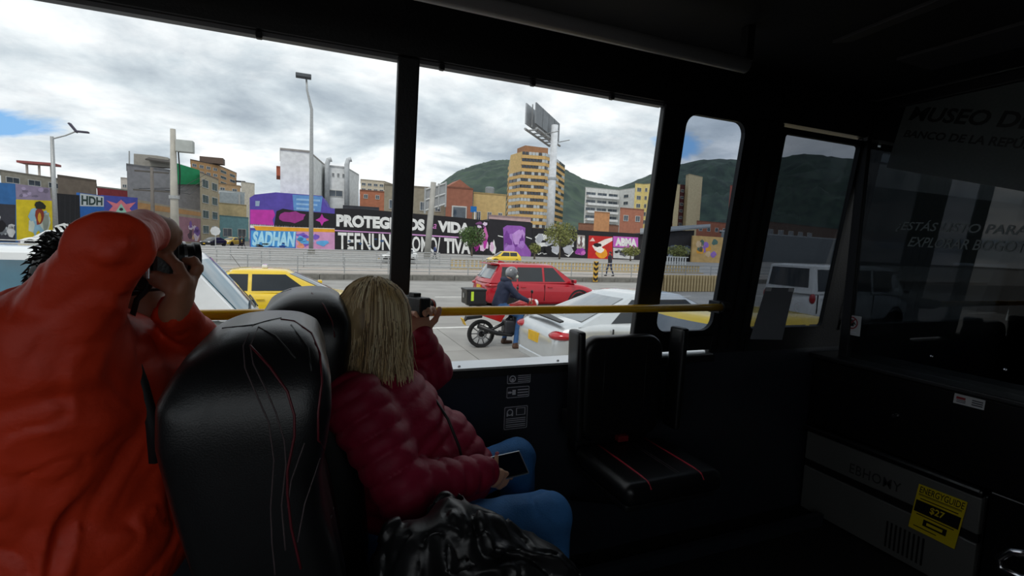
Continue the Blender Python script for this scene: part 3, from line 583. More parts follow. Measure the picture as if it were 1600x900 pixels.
def head(c, f, up=(0, 0, 1), S=1.0, mi=0):
    f = unit(f); up = unit(np.array(up)-np.dot(up, f)*f); s = np.cross(up, f); c = np.array(c, float); R = np.stack([f, s, up], 1); P = lambda a, b, e: c+S*(a*f+b*s+e*up)
    pr = [ball(P(-0.015, 0, 0.03), np.array((0.092, 0.074, 0.088))*S, 0.02, mi, R), ball(P(0.028, 0, -0.035), np.array((0.062, 0.058, 0.075))*S, 0.03, mi, R), ball(P(0.058, 0, -0.082), np.array((0.024, 0.026, 0.02))*S, 0.025, mi),
          cap(P(0.086, 0, 0.012), P(0.108, 0, -0.026), 0.007*S, 0.012*S, 0.012, mi), cap(P(0.078, -0.03, 0.026), P(0.078, 0.03, 0.026), 0.010*S, None, 0.015, mi), cap(P(0.082, -0.018, -0.052), P(0.082, 0.018, -0.052), 0.007*S, None, 0.008, mi)]
    for q in (-1, 1):
        pr += [ball(P(-0.012, q*0.077, -0.004), np.array((0.018, 0.007, 0.030))*S, 0.006, mi, R), ball(P(0.055, q*0.042, -0.028), 0.026*S, 0.03, mi), ball(P(0.084, q*0.031, 0.010), 0.010*S, 0.008, mi, sub=True)]
    def eyes(parent):
        for q in (-1, 1):
            obj('eye', MB().ell(P(0.076, q*0.031, 0.010), (0.0105*S,)*3), m_eye, parent, smooth=True); obj('iris', MB().ell(P(0.0845, q*0.031, 0.010), (0.0048*S,)*3, 8, 6), m_iris, parent, smooth=True)
        obj('mouth', MB().tube([P(0.0885, -0.02, -0.053), P(0.0905, 0, -0.0525), P(0.0885, 0.02, -0.053)], [0.002*S, 0.0045*S, 0.002*S], 6), m_lip, parent, smooth=True)
    return pr, eyes, P
# ---------------------------------------------------------------- woman by the window
def woman():
    t = thing('person', 'blonde person in a maroon puffer jacket and blue jeans looking out of the window', 'person', (0.3, 1.42, FZ))
    hc = J(592, 510, 1.42); fdir = unit((0.72, 0.69, -0.06)); hp, eyes, HP = head(hc, fdir, (0.06, 0.04, 1))
    neck = J(578, 575, 1.42); pelvis = np.array([0.24, 1.40, 1.52]); chest = J(602, 655, 1.42); waist = J(640, 745, 1.41)
    shN = J(556, 632, 1.245); shF = J(628, 600, 1.60); elN = J(633, 768, 1.16); wrN = J(758, 738, 1.235); elF = J(676, 578, 1.665); wrF = J(657, 528, 1.60)
    hipN = np.array([0.27, 1.30, 1.52]); hipF = np.array([0.29, 1.52, 1.52]); knN = J(856, 806, 1.27); knF = J(806, 716, 1.56); anN = knN+np.array([0.03, -0.01, -0.44]); anF = knF+np.array([0.05, 0.02, -0.44])
    anN[2] = FZ+0.09; anF[2] = FZ+0.09
    # hands
    ph0 = J(782, 725, 1.235)
    hN = grip(wrN, [[(781, 739, 1.245), (794, 742, 1.262), (800, 734, 1.285)], [(779, 745, 1.245), (792, 750, 1.26), (798, 745, 1.28)], [(775, 750, 1.24), (787, 756, 1.255), (792, 752, 1.275)], [(770, 754, 1.24), (780, 760, 1.25), (785, 757, 1.265)], [(768, 738, 1.23), (774, 725, 1.232), (776, 712, 1.242)]], 0.0088); thumbN = J(776, 711, 1.236)
    hF, _ = hand(wrF, unit((-0.12, -0.12, 1.0)), unit((0.25, -0.9, 0.1)), 0.95, 1, 0.93, 0)
    body = hp+[cap(neck, hc-np.array([0.0, 0, 0.06]), 0.056, 0.052, 0.03, 0), cap(neck-np.array([0, 0, 0.1]), neck, 0.1, 0.06, 0.04, 0)]
    body += [cap(chest, neck-np.array([0, 0, 0.06]), 0.12, 0.085, 0.05, 0), cap(pelvis, chest, 0.12, 0.12, 0.05, 1), cap(hipN, hipF, 0.12, 0.12, 0.05, 1)]
    body += [cap(hipN, knN, 0.092, 0.068, 0.04, 1), cap(hipF, knF, 0.092, 0.066, 0.04, 1), cap(knN, anN, 0.068, 0.05, 0.02, 1), cap(knF, anF, 0.066, 0.05, 0.02, 1)]
    body += [cap(elN, wrN, 0.042, 0.028, 0.02, 0), cap(elF, wrF, 0.04, 0.027, 0.02, 0), cap(shN, elN, 0.05, 0.045, 0.03, 0), cap(shF, elF, 0.05, 0.045, 0.03, 0)]+hN+hF
    b = soft_obj('body', body, 0.0052, [m_skin, m_jeans], t, wr=[(0.0012, (14, 14, 10)), (-0.004, (13, 13, 8))], smooth_it=1)
    eyes(b); obj('thumb_nail', MB().ell(thumbN+np.array([0.0, -0.003, 0.006]), (0.006, 0.004, 0.005)), m_nail, b, smooth=True)
    for an in (anN, anF): soft_obj('shoe', [cap(an-np.array([0.03, 0, 0.05]), an+np.array([0.15, 0, -0.05]), 0.042, 0.036, 0.02), cap(an, an-np.array([0, 0, 0.04]), 0.05, 0.046, 0.02)], 0.01, m_dark, t)
    # quilted jacket
    Q = (0.050, 0.015, 0.0); jk = [cap(pelvis+np.array([0.02, 0, 0.02]), waist, 0.145, 0.15, 0.04, 0, ((0, 1, 0), 0.86), Q), cap(waist, chest, 0.15, 0.15, 0.05, 0, ((0, 1, 0), 0.84), Q), cap(chest, neck-np.array([0.0, 0, 0.055]), 0.15, 0.098, 0.05, 0, ((0, 1, 0), 0.8), Q)]
    jk += [cap(shN, elN, 0.078, 0.066, 0.035, 0, None, (0.05, 0.013, 0.2)), cap(elN, wrN-unit(wrN-elN)*0.012, 0.066, 0.046, 0.02, 0, None, (0.05, 0.012, 0.1)), cap(shF, elF, 0.075, 0.062, 0.03, 0, None, (0.05, 0.009, 0)), cap(elF, wrF-unit(wrF-elF)*0.0, 0.062, 0.046, 0.02, 0, None, (0.05, 0.009, 0))]
    jk += [cap(J(690, 690, 1.44), J(715, 735, 1.42), 0.10, 0.11, 0.04, 0, ((0, 1, 0), 0.9), (0.05, 0.01, 0.3))]
    # stand-up collar, roll of hood
    for k in range(10):
        a0, a1 = 2*math.pi*k/10, 2*math.pi*(k+1)/10; q = lambda a: neck+np.array([0.015+0.082*math.cos(a), 0.085*math.sin(a), -0.012-0.03*math.cos(a)]); jk.append(cap(q(a0), q(a1), 0.026, None, 0.02, 0))
    jo = soft_obj('puffer_jacket', jk, 0.0062, m_jacket, t, wr=[(0.0025, (22, 22, 14))], smooth_it=1)
    zp = [J(672, 612, 1.36), J(700, 655, 1.30), J(718, 700, 1.285), J(728, 745, 1.28)]
    obj('zip', MB().tube(zp, 0.004, 6), m_rubber, jo, smooth=True)
    # hair: under layer and strands
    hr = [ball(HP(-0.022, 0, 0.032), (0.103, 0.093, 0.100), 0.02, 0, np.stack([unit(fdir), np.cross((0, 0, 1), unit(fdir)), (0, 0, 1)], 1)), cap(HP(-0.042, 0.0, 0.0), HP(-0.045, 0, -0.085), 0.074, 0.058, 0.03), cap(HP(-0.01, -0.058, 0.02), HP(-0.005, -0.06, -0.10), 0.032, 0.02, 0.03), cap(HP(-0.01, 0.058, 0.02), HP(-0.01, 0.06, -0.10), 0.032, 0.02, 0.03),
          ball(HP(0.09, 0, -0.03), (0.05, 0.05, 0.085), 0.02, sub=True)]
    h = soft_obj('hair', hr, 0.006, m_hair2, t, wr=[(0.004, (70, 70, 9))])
    mb = MB(); mb2 = MB(); r2 = random.Random(3)
    f = unit(fdir); s = np.cross((0, 0, 1), f)
    for k in range(1700):
        a = math.pi+r2.uniform(-1.0, 1.0)*2.0; top = r2.random(); cr = r2.uniform(0.15, 1.0)
        d = f*math.cos(a)+s*math.sin(a); el = math.acos(cr*0.98); pts = []; L = r2.uniform(0.09, 0.20)+(0.05*r2.random() if r2.random() < 0.35 else 0); side = abs(math.sin(a))
        R0 = r2.uniform(0.097, 0.112); n = 9; pr0 = HP(-0.022, 0, 0.030)
        w0 = r2.uniform(-0.012, 0.012); w1 = r2.uniform(-0.02, 0.02); flick = r2.uniform(-0.004, 0.022); ph = r2.uniform(0, 6)
        for i in range(4):
            e = el*0.35+(1.57-el*0.35)*i/3.0; pts.append(pr0+R0*(d*math.sin(e)*0.92+np.array([0, 0, 1])*math.cos(e)))
        p = pts[-1]
        for i in range(1, n-2):
            u = i/(n-3); q = p+np.array([0, 0, -L*u])+d*(flick*u*u-0.004*u+0.005*math.sin(ph+5*u))+np.cross(d, (0, 0, 1))*(w0*u+w1*u*u); pts.append(q)
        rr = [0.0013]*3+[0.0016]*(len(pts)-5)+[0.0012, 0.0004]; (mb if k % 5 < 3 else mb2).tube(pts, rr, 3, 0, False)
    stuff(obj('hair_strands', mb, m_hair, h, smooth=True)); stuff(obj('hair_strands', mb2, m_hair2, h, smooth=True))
    er = HP(0.0, -0.088, -0.052); obj('earring', MB().lathe(er, [(0.001, 0.016), (0.005, 0.012), (0.007, 0.003), (0.004, -0.006), (0.001, -0.008)], 8), m_silver, b, smooth=True)
    # camera held to the eye
    c = thing('compact_camera', 'small black camera held up by the blonde person at the window', 'camera', J(652, 490, 1.58)-np.array([0, 0, 0.03]))
    p = J(648, 478, 1.585); fx = unit((0.85, 0.5, -0.05)); sx = np.cross((0, 0, 1), fx); Rm = np.stack([fx, sx, np.cross(fx, sx)], 1)
    obj('body', MB().box(p, (0.045, 0.105, 0.062), rot=Rm), m_cam, c, bevel=0.006); obj('lens', MB().tube([p+fx*0.02, p+fx*0.05, p+fx*0.052, p+fx*0.075], [0.026, 0.026, 0.021, 0.021], 18), m_cam, c, smooth='auto')
    obj('lens_ring', MB().tube([p+fx*0.064, p+fx*0.07], 0.0225, 18), M('ring_orange', (190, 70, 40), 0.4), c); obj('hot_shoe', MB().box(p+np.array([0, 0, 0.036]), (0.03, 0.028, 0.014), rot=Rm), m_cam, c, bevel=0.003)
    # phone in the lap
    q = thing('smartphone', 'smartphone in a clear bumper case held in the lap hand', 'phone', J(785, 735, 1.24)-np.array([0, 0, 0.03]))
    a = J(750, 738, 1.268); e = J(818, 722, 1.285); ax = unit(e-a); L = np.linalg.norm(e-a); nn = unit(np.array((0.0, -0.60, 0.80))-np.dot((0.0, -0.60, 0.80), ax)*ax); Rm = np.stack([ax, np.cross(nn, ax), nn], 1); ctr = (a+e)/2-np.cross(nn, ax)*0.0
    obj('body', MB().box(ctr, (max(L, 0.14), 0.072, 0.009), rot=Rm), m_cam, q, bevel=0.003); obj('case_edge', MB().box(ctr, (max(L, 0.14)+0.004, 0.075, 0.006), rot=Rm), m_silver, q, bevel=0.002)
    obj('screen', MB().box(ctr+nn*0.0045, (max(L, 0.14)-0.008, 0.066, 0.001), rot=Rm), m_lens, q)
    for k in range(3): obj('lens', MB().tube([ctr-nn*0.004+ax*(0.05-0.018*k)-np.cross(nn, ax)*0.02, ctr-nn*0.008+ax*(0.05-0.018*k)-np.cross(nn, ax)*0.02], 0.007, 14), m_lens, q)
woman()
# ---------------------------------------------------------------- photographer in orange
def man():
    t = thing('person', 'person in an orange hooded jacket raising a camera to the eye', 'person', (-0.5, 1.08, FZ))
    hc = J(178, 457, 1.20); fdir = unit((0.93, 0.36, -0.02)); hp, eyes, HP = head(hc, fdir, (0, 0, 1))
    neck = J(198, 530, 1.20); chest = J(150, 640, 1.14); pelvis = J(120, 880, 1.10)
    shN = J(72, 560, 0.985); elN = J(176, 384, 0.90); wrN = J(238, 356, 1.04); shF = J(225, 545, 1.33); elF = J(308, 545, 1.24); wrF = J(273, 488, 1.06)
    hF = grip(wrF, [[(296, 443, 1.055), (309, 419, 1.065), (303, 408, 1.08), (290, 407, 1.095)], [(290, 438, 1.035), (278, 416, 1.045), (266, 404, 1.06), (257, 398, 1.08)], [(282, 446, 1.03), (262, 436, 1.04), (246, 431, 1.055), (232, 428, 1.075)], [(279, 457, 1.03), (262, 449, 1.04), (248, 443, 1.055), (238, 439, 1.07)], [(292, 462, 1.07), (298, 440, 1.10), (292, 426, 1.12)]])
    hN = grip(wrN, [[(264, 352, 1.06), (276, 362, 1.07), (277, 376, 1.08), (268, 384, 1.09)], [(260, 356, 1.05), (270, 370, 1.06), (268, 384, 1.07), (260, 392, 1.08)], [(255, 362, 1.045), (262, 378, 1.055), (258, 392, 1.065), (252, 399, 1.075)], [(250, 366, 1.04), (253, 382, 1.05), (249, 395, 1.06)], [(254, 352, 1.08), (262, 350, 1.11), (268, 360, 1.13)]], 0.0092)
    kN = pelvis+np.array([0.06, -0.09, -0.36]); kF = pelvis+np.array([0.06, 0.15, -0.36]); pN = pelvis+np.array([0, -0.08, -0.03]); pF = pelvis+np.array([0, 0.14, -0.03])
    body = hp+[cap(neck, hc-np.array([0, 0, 0.06]), 0.062, 0.06, 0.03, 0), cap(chest, neck, 0.12, 0.07, 0.05, 0), cap(pelvis, chest, 0.13, 0.13, 0.05, 1), cap(pN, kN, 0.09, 0.07, 0.03, 1), cap(pF, kF, 0.09, 0.07, 0.03, 1), cap(kN, np.array([kN[0]-0.06, kN[1], FZ+0.1]), 0.07, 0.05, 0.02, 1), cap(kF, np.array([kF[0]-0.06, kF[1], FZ+0.1]), 0.07, 0.05, 0.02, 1)]
    body += [cap(shN, elN, 0.045, 0.026, 0.02, 0), cap(elN, wrN, 0.026, 0.024, 0.02, 0), cap(shF, elF, 0.042, 0.028, 0.02, 0), cap(elF, wrF, 0.028, 0.024, 0.02, 0)]+hN+hF
    b = soft_obj('body', body, 0.0055, [m_skin2, m_dark], t); eyes(b)
    for q in (kN, kF): soft_obj('shoe', [cap((q[0]-0.08, q[1], FZ+0.045), (q[0]+0.08, q[1], FZ+0.04), 0.045, 0.038, 0.02)], 0.01, m_rubber, t)
    jk = [cap(J(75, 840, 1.06), J(215, 815, 1.16), 0.13, 0.12, 0.06), cap(J(85, 690, 1.04), J(218, 660, 1.16), 0.14, 0.12, 0.06), cap(J(80, 600, 1.04), J(210, 590, 1.20), 0.13, 0.12, 0.06), cap(chest, neck-np.array([0, 0, 0.05]), 0.15, 0.09, 0.06), cap(pelvis+np.array([0, 0, 0.03]), chest, 0.15, 0.15, 0.06),
          cap(shN, elN, 0.082, 0.046, 0.03), cap(elN, wrN+unit(elN-wrN)*0.04, 0.046, 0.036, 0.015), cap(shF, elF, 0.08, 0.05, 0.03), cap(elF, wrF+unit(elF-wrF)*0.012, 0.05, 0.034, 0.015), cap(chest, shN, 0.12, 0.10, 0.06), cap(chest, shF, 0.12, 0.09, 0.06)]
    for k in range(10):
        a0, a1 = 2*math.pi*k/10, 2*math.pi*(k+1)/10; q = lambda a: neck+np.array([0.01+0.085*math.cos(a), 0.085*math.sin(a), -0.03+0.02*math.cos(a)]); jk.append(cap(q(a0), q(a1), 0.022, None, 0.03))
    jo = soft_obj('shell_jacket', jk, 0.0062, m_orange, t, wr=[(0.006, (7, 7, 5)), (-0.0075, (6, 8, 4.5)), (-0.005, (13, 13, 8)), (-0.0025, (26, 26, 16))], smooth_it=1)
    obj('zip', MB().tube([J(236, 500, 1.13), J(262, 545, 1.13), J(280, 600, 1.13)], 0.0035, 6), m_rubber, jo, smooth=True)
    obj('bag_strap', MB().tube([J(208, 560, 1.02), J(222, 600, 1.0), J(238, 660, 0.99), J(243, 720, 1.0)], 0.011, 6), m_dark, t, smooth=True)
    # seat-side dark trousers bulk and hair
    hr = [ball(HP(-0.018, 0, 0.04), (0.098, 0.084, 0.086), 0.02, 0, np.stack([fdir, np.cross((0, 0, 1), fdir), (0, 0, 1)], 1)), cap(HP(-0.06, -0.03, 0.0), HP(-0.06, 0.03, -0.03), 0.055, 0.05, 0.03), ball(HP(0.11, 0, -0.02), (0.06, 0.06, 0.07), 0.02, sub=True)]
    h = soft_obj('hair', hr, 0.006, m_hairb, t, wr=[(0.004, (55, 55, 55))])
    mb = MB(); r2 = random.Random(5); c0 = HP(-0.03, 0, 0.04)
    for k in range(420):
        d = unit((r2.uniform(-1, 0.4), r2.uniform(-1, 1), r2.uniform(-0.5, 1))); d = d[0]*fdir+d[1]*np.cross((0, 0, 1), fdir)+d[2]*np.array([0, 0, 1.0]); p = c0+d*0.088; e = unit(d+np.array([r2.uniform(-.5, .5), r2.uniform(-.5, .5), r2.uniform(-.5, .3)])); mb.tube([p, p+e*0.008, p+e*0.015+np.array([0, 0, -0.005])], [0.0022, 0.0018, 0.0004], 4, 0, False)
    stuff(obj('hair_strands', mb, m_hairb, h, smooth=True))
    gl = MB().tube([HP(0.088, 0.06, 0.012), HP(0.086, -0.06, 0.012), HP(0.05, -0.082, 0.012), HP(-0.02, -0.084, 0.008)], 0.0032, 6); obj('glasses', gl, m_cam, t, smooth=True)
    c = thing('camera', 'black and silver camera held to the eye of the person in orange', 'camera', J(272, 420, 1.14))
    p = J(250, 404, 1.125); fx = unit((0.93, 0.36, -0.03)); sx = np.cross((0, 0, 1), fx); Rm = np.stack([fx, sx, np.cross(fx, sx)], 1)
    obj('body', MB().box(p, (0.042, 0.125, 0.082), rot=Rm), m_cam, c, bevel=0.008); obj('prism_hump', MB().box(p+np.array([0, 0, 0.048]), (0.04, 0.05, 0.024), rot=Rm), m_cam, c, bevel=0.008)
    obj('top_plate', MB().box(p+np.array([0, 0, 0.038]), (0.043, 0.12, 0.012), rot=Rm), m_silver, c, bevel=0.003)
    lens = obj('lens', MB().tube([p+fx*0.018, p+fx*0.035, p+fx*0.037, p+fx*0.05, p+fx*0.052, p+fx*0.062], [0.033, 0.033, 0.030, 0.030, 0.034, 0.034], 24), m_cam, c, smooth='auto')
    obj('lens_ring', MB().tube([p+fx*0.034, p+fx*0.039], 0.0345, 24), m_silver, lens); obj('front_glass', MB().tube([p+fx*0.058, p+fx*0.063], 0.028, 20), m_lens, lens)
    obj('eyepiece', MB().box(p-fx*0.026+np.array([0, 0, 0.04]), (0.012, 0.03, 0.022), rot=Rm), m_rubber, c, bevel=0.003)
    obj('rear_screen', MB().box(p-fx*0.026-np.array([0, 0, 0.01])+sx*(-0.03), (0.006, 0.07, 0.05), rot=Rm), m_silver, c, bevel=0.002)
    obj('neck_strap', MB().tube([p-sx*0.06+np.array([0, 0, 0.03]), J(232, 450, 1.10), J(214, 468, 1.10), J(205, 500, 1.10)], 0.005, 6), m_dark, c, smooth=True)
man()
# ---------------------------------------------------------------- crumpled black jacket on the near seat
jb = [cap(J(640, 850, 0.95), J(720, 845, 0.95), 0.055, 0.075, 0.03), cap(J(700, 812, 1.0), J(760, 850, 0.98), 0.045, 0.05, 0.03), cap(J(750, 860, 0.95), J(850, 895, 0.92), 0.055, 0.05, 0.03), cap(J(660, 900, 0.93), J(850, 930, 0.92), 0.08, 0.08, 0.04), cap(J(640, 960, 0.92), J(800, 1010, 0.92), 0.10, 0.11, 0.05), ball(J(720, 1060, 0.93), (0.2, 0.16, 0.11), 0.05)]
bj = thing('folded_jacket', 'crumpled shiny black jacket heaped on the near seat beside the blonde person', 'jacket', (0.33, 0.95, 1.5))
soft_obj('heap', jb, 0.0065, M('black_nylon', (20, 20, 22), 0.4, var=0.2, bump=0.1, bscale=60), bj, wr=[(0.014, (8, 8, 10)), (-0.016, (9, 9, 11)), (-0.008, (20, 20, 18))])
obj('white_lining', MB().hexa([J(740, 808, 0.955), J(752, 806, 0.955), J(782, 838, 0.95), J(772, 842, 0.95), J(740, 804, 0.965), J(752, 802, 0.965), J(782, 833, 0.96), J(772, 837, 0.96)]), m_white, bj, bevel=0.002)
obj('white_lining', MB().hexa([J(820, 853, 0.93), J(830, 850, 0.93), J(866, 873, 0.925), J(858, 876, 0.925), J(820, 849, 0.94), J(830, 846, 0.94), J(866, 868, 0.935), J(858, 871, 0.935)]), m_white, bj, bevel=0.002)
# ================================================================ STREET
m_conc = M('road_concrete', (150, 148, 144), 0.85, var=0.12, scale=0.8, bump=0.2, bscale=30, detail=8); m_joint = M('road_joint', (104, 102, 98), 0.9)
m_side = M('sidewalk', (176, 158, 148), 0.9, var=0.12, scale=0.5); m_paint = M('road_paint', (225, 225, 220), 0.7, var=0.1); m_kerb = M('kerb_concrete', (120, 118, 112), 0.9, var=0.2, scale=3)
m_galv = M('galvanised', (166, 168, 168), 0.5, 0.4, var=0.08); m_cream = M('cream_paint', (190, 168, 124), 0.8, var=0.1)
road = slab('road', (40, 120, -0.06), (700, 400, 0.08), m_joint)
sl = None
for i in range(-6, 11):
    for j in range(8):
        x, y = 1.2+i*4.0, 1.2+j*3.6
        if sl is None: sl = obj('slab', MB().box((x, y, -0.02), (3.985, 3.585, 0.05)), m_conc, road, bevel=0.01); q0 = np.array(sl.location); s0 = (x, y)
        else: share(sl, q0+np.array([x-s0[0], y-s0[1], random.uniform(-0.003, 0.003)]), road)
far = slab('pavement', (40, 66, -0.01), (500, 74.8, 0.03), m_conc)
for k in range(14): obj('lane_dash', MB().box((-24+k*5.6, 13.0, 0.0095), (2.2, 0.12, 0.011)), m_paint, road)
for k in range(14): obj('lane_dash', MB().box((-22+k*5.6, 20.2, 0.0095), (2.2, 0.12, 0.011)), m_paint, road)
# raised median with kerb stones
med = slab('median', (20, 32.2, 0.14), (160, 6.4, 0.28), M('median_paving', (168, 160, 152), 0.9, var=0.1, scale=1.2))
ks = None
for k in range(75):
    x = -35+k*1.25
    if ks is None: ks = obj('kerb_stone', MB().box((x, 28.85, 0.15), (1.235, 0.34, 0.33)), m_kerb, med, bevel=0.03); kq = np.array(ks.location)
    else: share(ks, kq+np.array([k*1.25, 0, 0]), med)
def railing(name, label, x0, x1, y, z, h, step, nrail, m, r=0.024):
    t = thing(name, label, 'railing', ((x0+x1)/2, y, z)); n = int((x1-x0)/step); p0 = None
    for k in range(n+1):
        x = x0+(x1-x0)*k/n
        if p0 is None: p0 = obj('post', MB().tube([(x, y, z), (x, y, z+h)], r*1.15, 6), m, t); pq = np.array(p0.location); px_ = x
        else: share(p0, pq+np.array([x-px_, 0, 0]), t)
    for k in range(nrail): zz = z+h*(1-k*0.8/max(1, nrail-1)); obj('rail', MB().tube([(x0, y, zz), (x1, y, zz)], r, 6), m, t)
    return t
railing('street_railing', 'low grey tube railing on the median behind the traffic', -32, 48, 29.6, 0.28, 0.95, 2.4, 4, m_galv, 0.03)
railing('street_railing', 'grey railing on the far edge of the median, behind the nearer one', -32, 12, 35.0, 0.28, 1.0, 2.4, 3, m_galv, 0.035)
railing('street_railing', 'distant grey railing in front of the painted wall', -30, 12, 48.0, 0.02, 1.1, 3.0, 3, m_galv, 0.045)
def picket_fence(label, pa, pb, y, h, step, w, m, z=0.28):
    a = atY(pa, 410, y)[0]; b = atY(pb, 410, y)[0]; t = thing('picket_fence', label, 'fence', ((a+b)/2, y, z)); n = int((b-a)/step); mb = MB()
    for k in range(n): mb.box((a+k*step, y, z+h/2), (w, 0.08, h))
    stuff(obj('pickets', mb, m, t)); obj('rail', MB().box(((a+b)/2, y, z+h*0.96), (b-a, 0.14, 0.10)), m, t); obj('rail', MB().box(((a+b)/2, y, z+0.08), (b-a, 0.14, 0.14)), m, t); return t
picket_fence('long cream concrete balustrade across the far road', 706, 1100, 40.5, 0.85, 0.36, 0.2, m_cream, 0.0)
picket_fence('white picket fence in front of the dark yard, seen through the tinted pane', 1030, 1075, 52, 1.5, 0.42, 0.16, M('white_paint', (214, 214, 208), 0.7), 0.0)
# cream ribbed barrier low in the small window
t = thing('ribbed_barrier', 'cream ribbed traffic barrier seen low through the small tinted window', 'barrier', (21.5, 22.5, 0)); rb = None
a0 = atY(1016, 455, 22.5)[0]; a1 = atY(1126, 455, 22.5)[0]
obj('backing', MB().box(((a0+a1)/2, 22.62, 0.45), (a1-a0, 0.12, 0.9)), M('barrier_dark', (60, 54, 44), 0.9), t); nr = 24
for k in range(nr):
    x = a0+(a1-a0)*(k+0.5)/nr
    if rb is None: rb = obj('rib', MB().box((x, 22.5, 0.48), ((a1-a0)/nr*0.58, 0.14, 0.95)), m_cream, t, bevel=0.03); rq = np.array(rb.location); rx = x
    else: share(rb, rq+np.array([x-rx, 0, 0]), t)
# chevron post
c = atY(929.5, 446, 28.4); ch = thing('chevron_post', 'yellow and black chevron marker post on the median kerb', 'marker post', (c[0], 28.4, 0.0))
obj('panel', MB().box((c[0], 28.4, 0.72), (0.34, 0.06, 1.36)), M('marker_yellow', (206, 160, 60), 0.6), ch, bevel=0.01)
for k in range(4):
    z = 0.2+k*0.34; P = [(c[0]-0.17, 28.365, z), (c[0], 28.365, z-0.12), (c[0]+0.17, 28.365, z), (c[0]+0.17, 28.365, z+0.17), (c[0], 28.365, z+0.05), (c[0]-0.17, 28.365, z+0.17)]
    obj('chevron', MB().prism(P, (0, -0.008, 0)), M('marker_black', (24, 22, 20), 0.6), ch)
# ================================================================ VEHICLES
m_tyre = M('tyre', (20, 20, 21), 0.85, bump=0.2, bscale=90); m_rim = M('rim', (150, 152, 156), 0.3, 0.7); m_cglass = M('car_glass', (20, 24, 28), 0.06, var=0.3, scale=1.5, coat=0.6); m_rear_glass = M('rear_glass', (112, 118, 122), 0.06, var=0.2, scale=1.5, coat=0.9)
m_red = M('lamp_red', (170, 18, 30), 0.18, coat=0.8); m_lampw = M('lamp_clear', (226, 228, 230), 0.15, coat=0.8); m_plate = M('plate_yellow', (222, 176, 36), 0.5); m_ctrim = M('car_trim', (22, 22, 24), 0.45)
def paint(n, c, metal=0.15): return M(n, c, 0.26, metal, var=0.03, coat=0.7)
SPEC = dict(
 sedan=dict(st=[(-2.36, .62, .40, .62), (-2.32, .86, .30, .74), (-2.15, 1.0, .24, .84), (-1.6, 1.03, .2, .895), (-.8, .99, .18, .905), (.7, .95, .18, .905), (1.25, .93, .2, .89), (1.9, .84, .22, .85), (2.25, .72, .26, .76), (2.36, .56, .34, .6)], xr=(-1.95, -.85), xf=(1.22, .25), wb=.80, wr=.58, H=1.45, belt=.985, wx=(-1.4, 1.42), R=.325, side=[(-1.35, -.5), (-.42, .75)]),
 suv=dict(st=[(-2.12, .70, .45, .66), (-2.08, 1.0, .34, .78), (-1.85, 1.13, .28, .87), (-1.2, 1.10, .24, .91), (0, 1.06, .22, .915), (.9, 1.05, .22, .91), (1.4, 1.0, .24, .88), (1.85, .9, .28, .82), (2.1, .76, .34, .72), (2.16, .6, .4, .6)], xr=(-2.0, -1.6), xf=(1.2, .35), wb=.84, wr=.66, H=1.66, belt=1.06, wx=(-1.3, 1.35), R=.36, side=[(-1.62, -1.05), (-1.0, -.08), (0, .78)]),
 hatch=dict(st=[(-1.85, .62, .4, .62), (-1.8, .9, .3, .72), (-1.6, 1.0, .24, .78), (-1.0, .98, .2, .80), (.5, .94, .2, .80), (1.0, .9, .22, .78), (1.5, .78, .26, .72), (1.75, .66, .3, .64), (1.82, .5, .36, .55)], xr=(-1.75, -1.35), xf=(1.05, .25), wb=.72, wr=.56, H=1.46, belt=.95, wx=(-1.15, 1.15), R=.29, side=[(-1.3, -.5), (-.42, .6)]),
 van=dict(st=[(-2.45, .8, .45, .78), (-2.42, 1.15, .36, .84), (-2.2, 1.24, .3, .87), (-1.0, 1.24, .26, .88), (.8, 1.22, .26, .88), (1.6, 1.16, .26, .87), (2.1, 1.05, .28, .84), (2.4, .88, .34, .76), (2.46, .7, .42, .66)], xr=(-2.4, -2.32), xf=(2.05, 1.35), wb=.84, wr=.74, H=2.06, belt=1.22, wx=(-1.5, 1.6), R=.34, side=[(-2.15, -.95), (-.85, .3), (.42, 1.35)]))
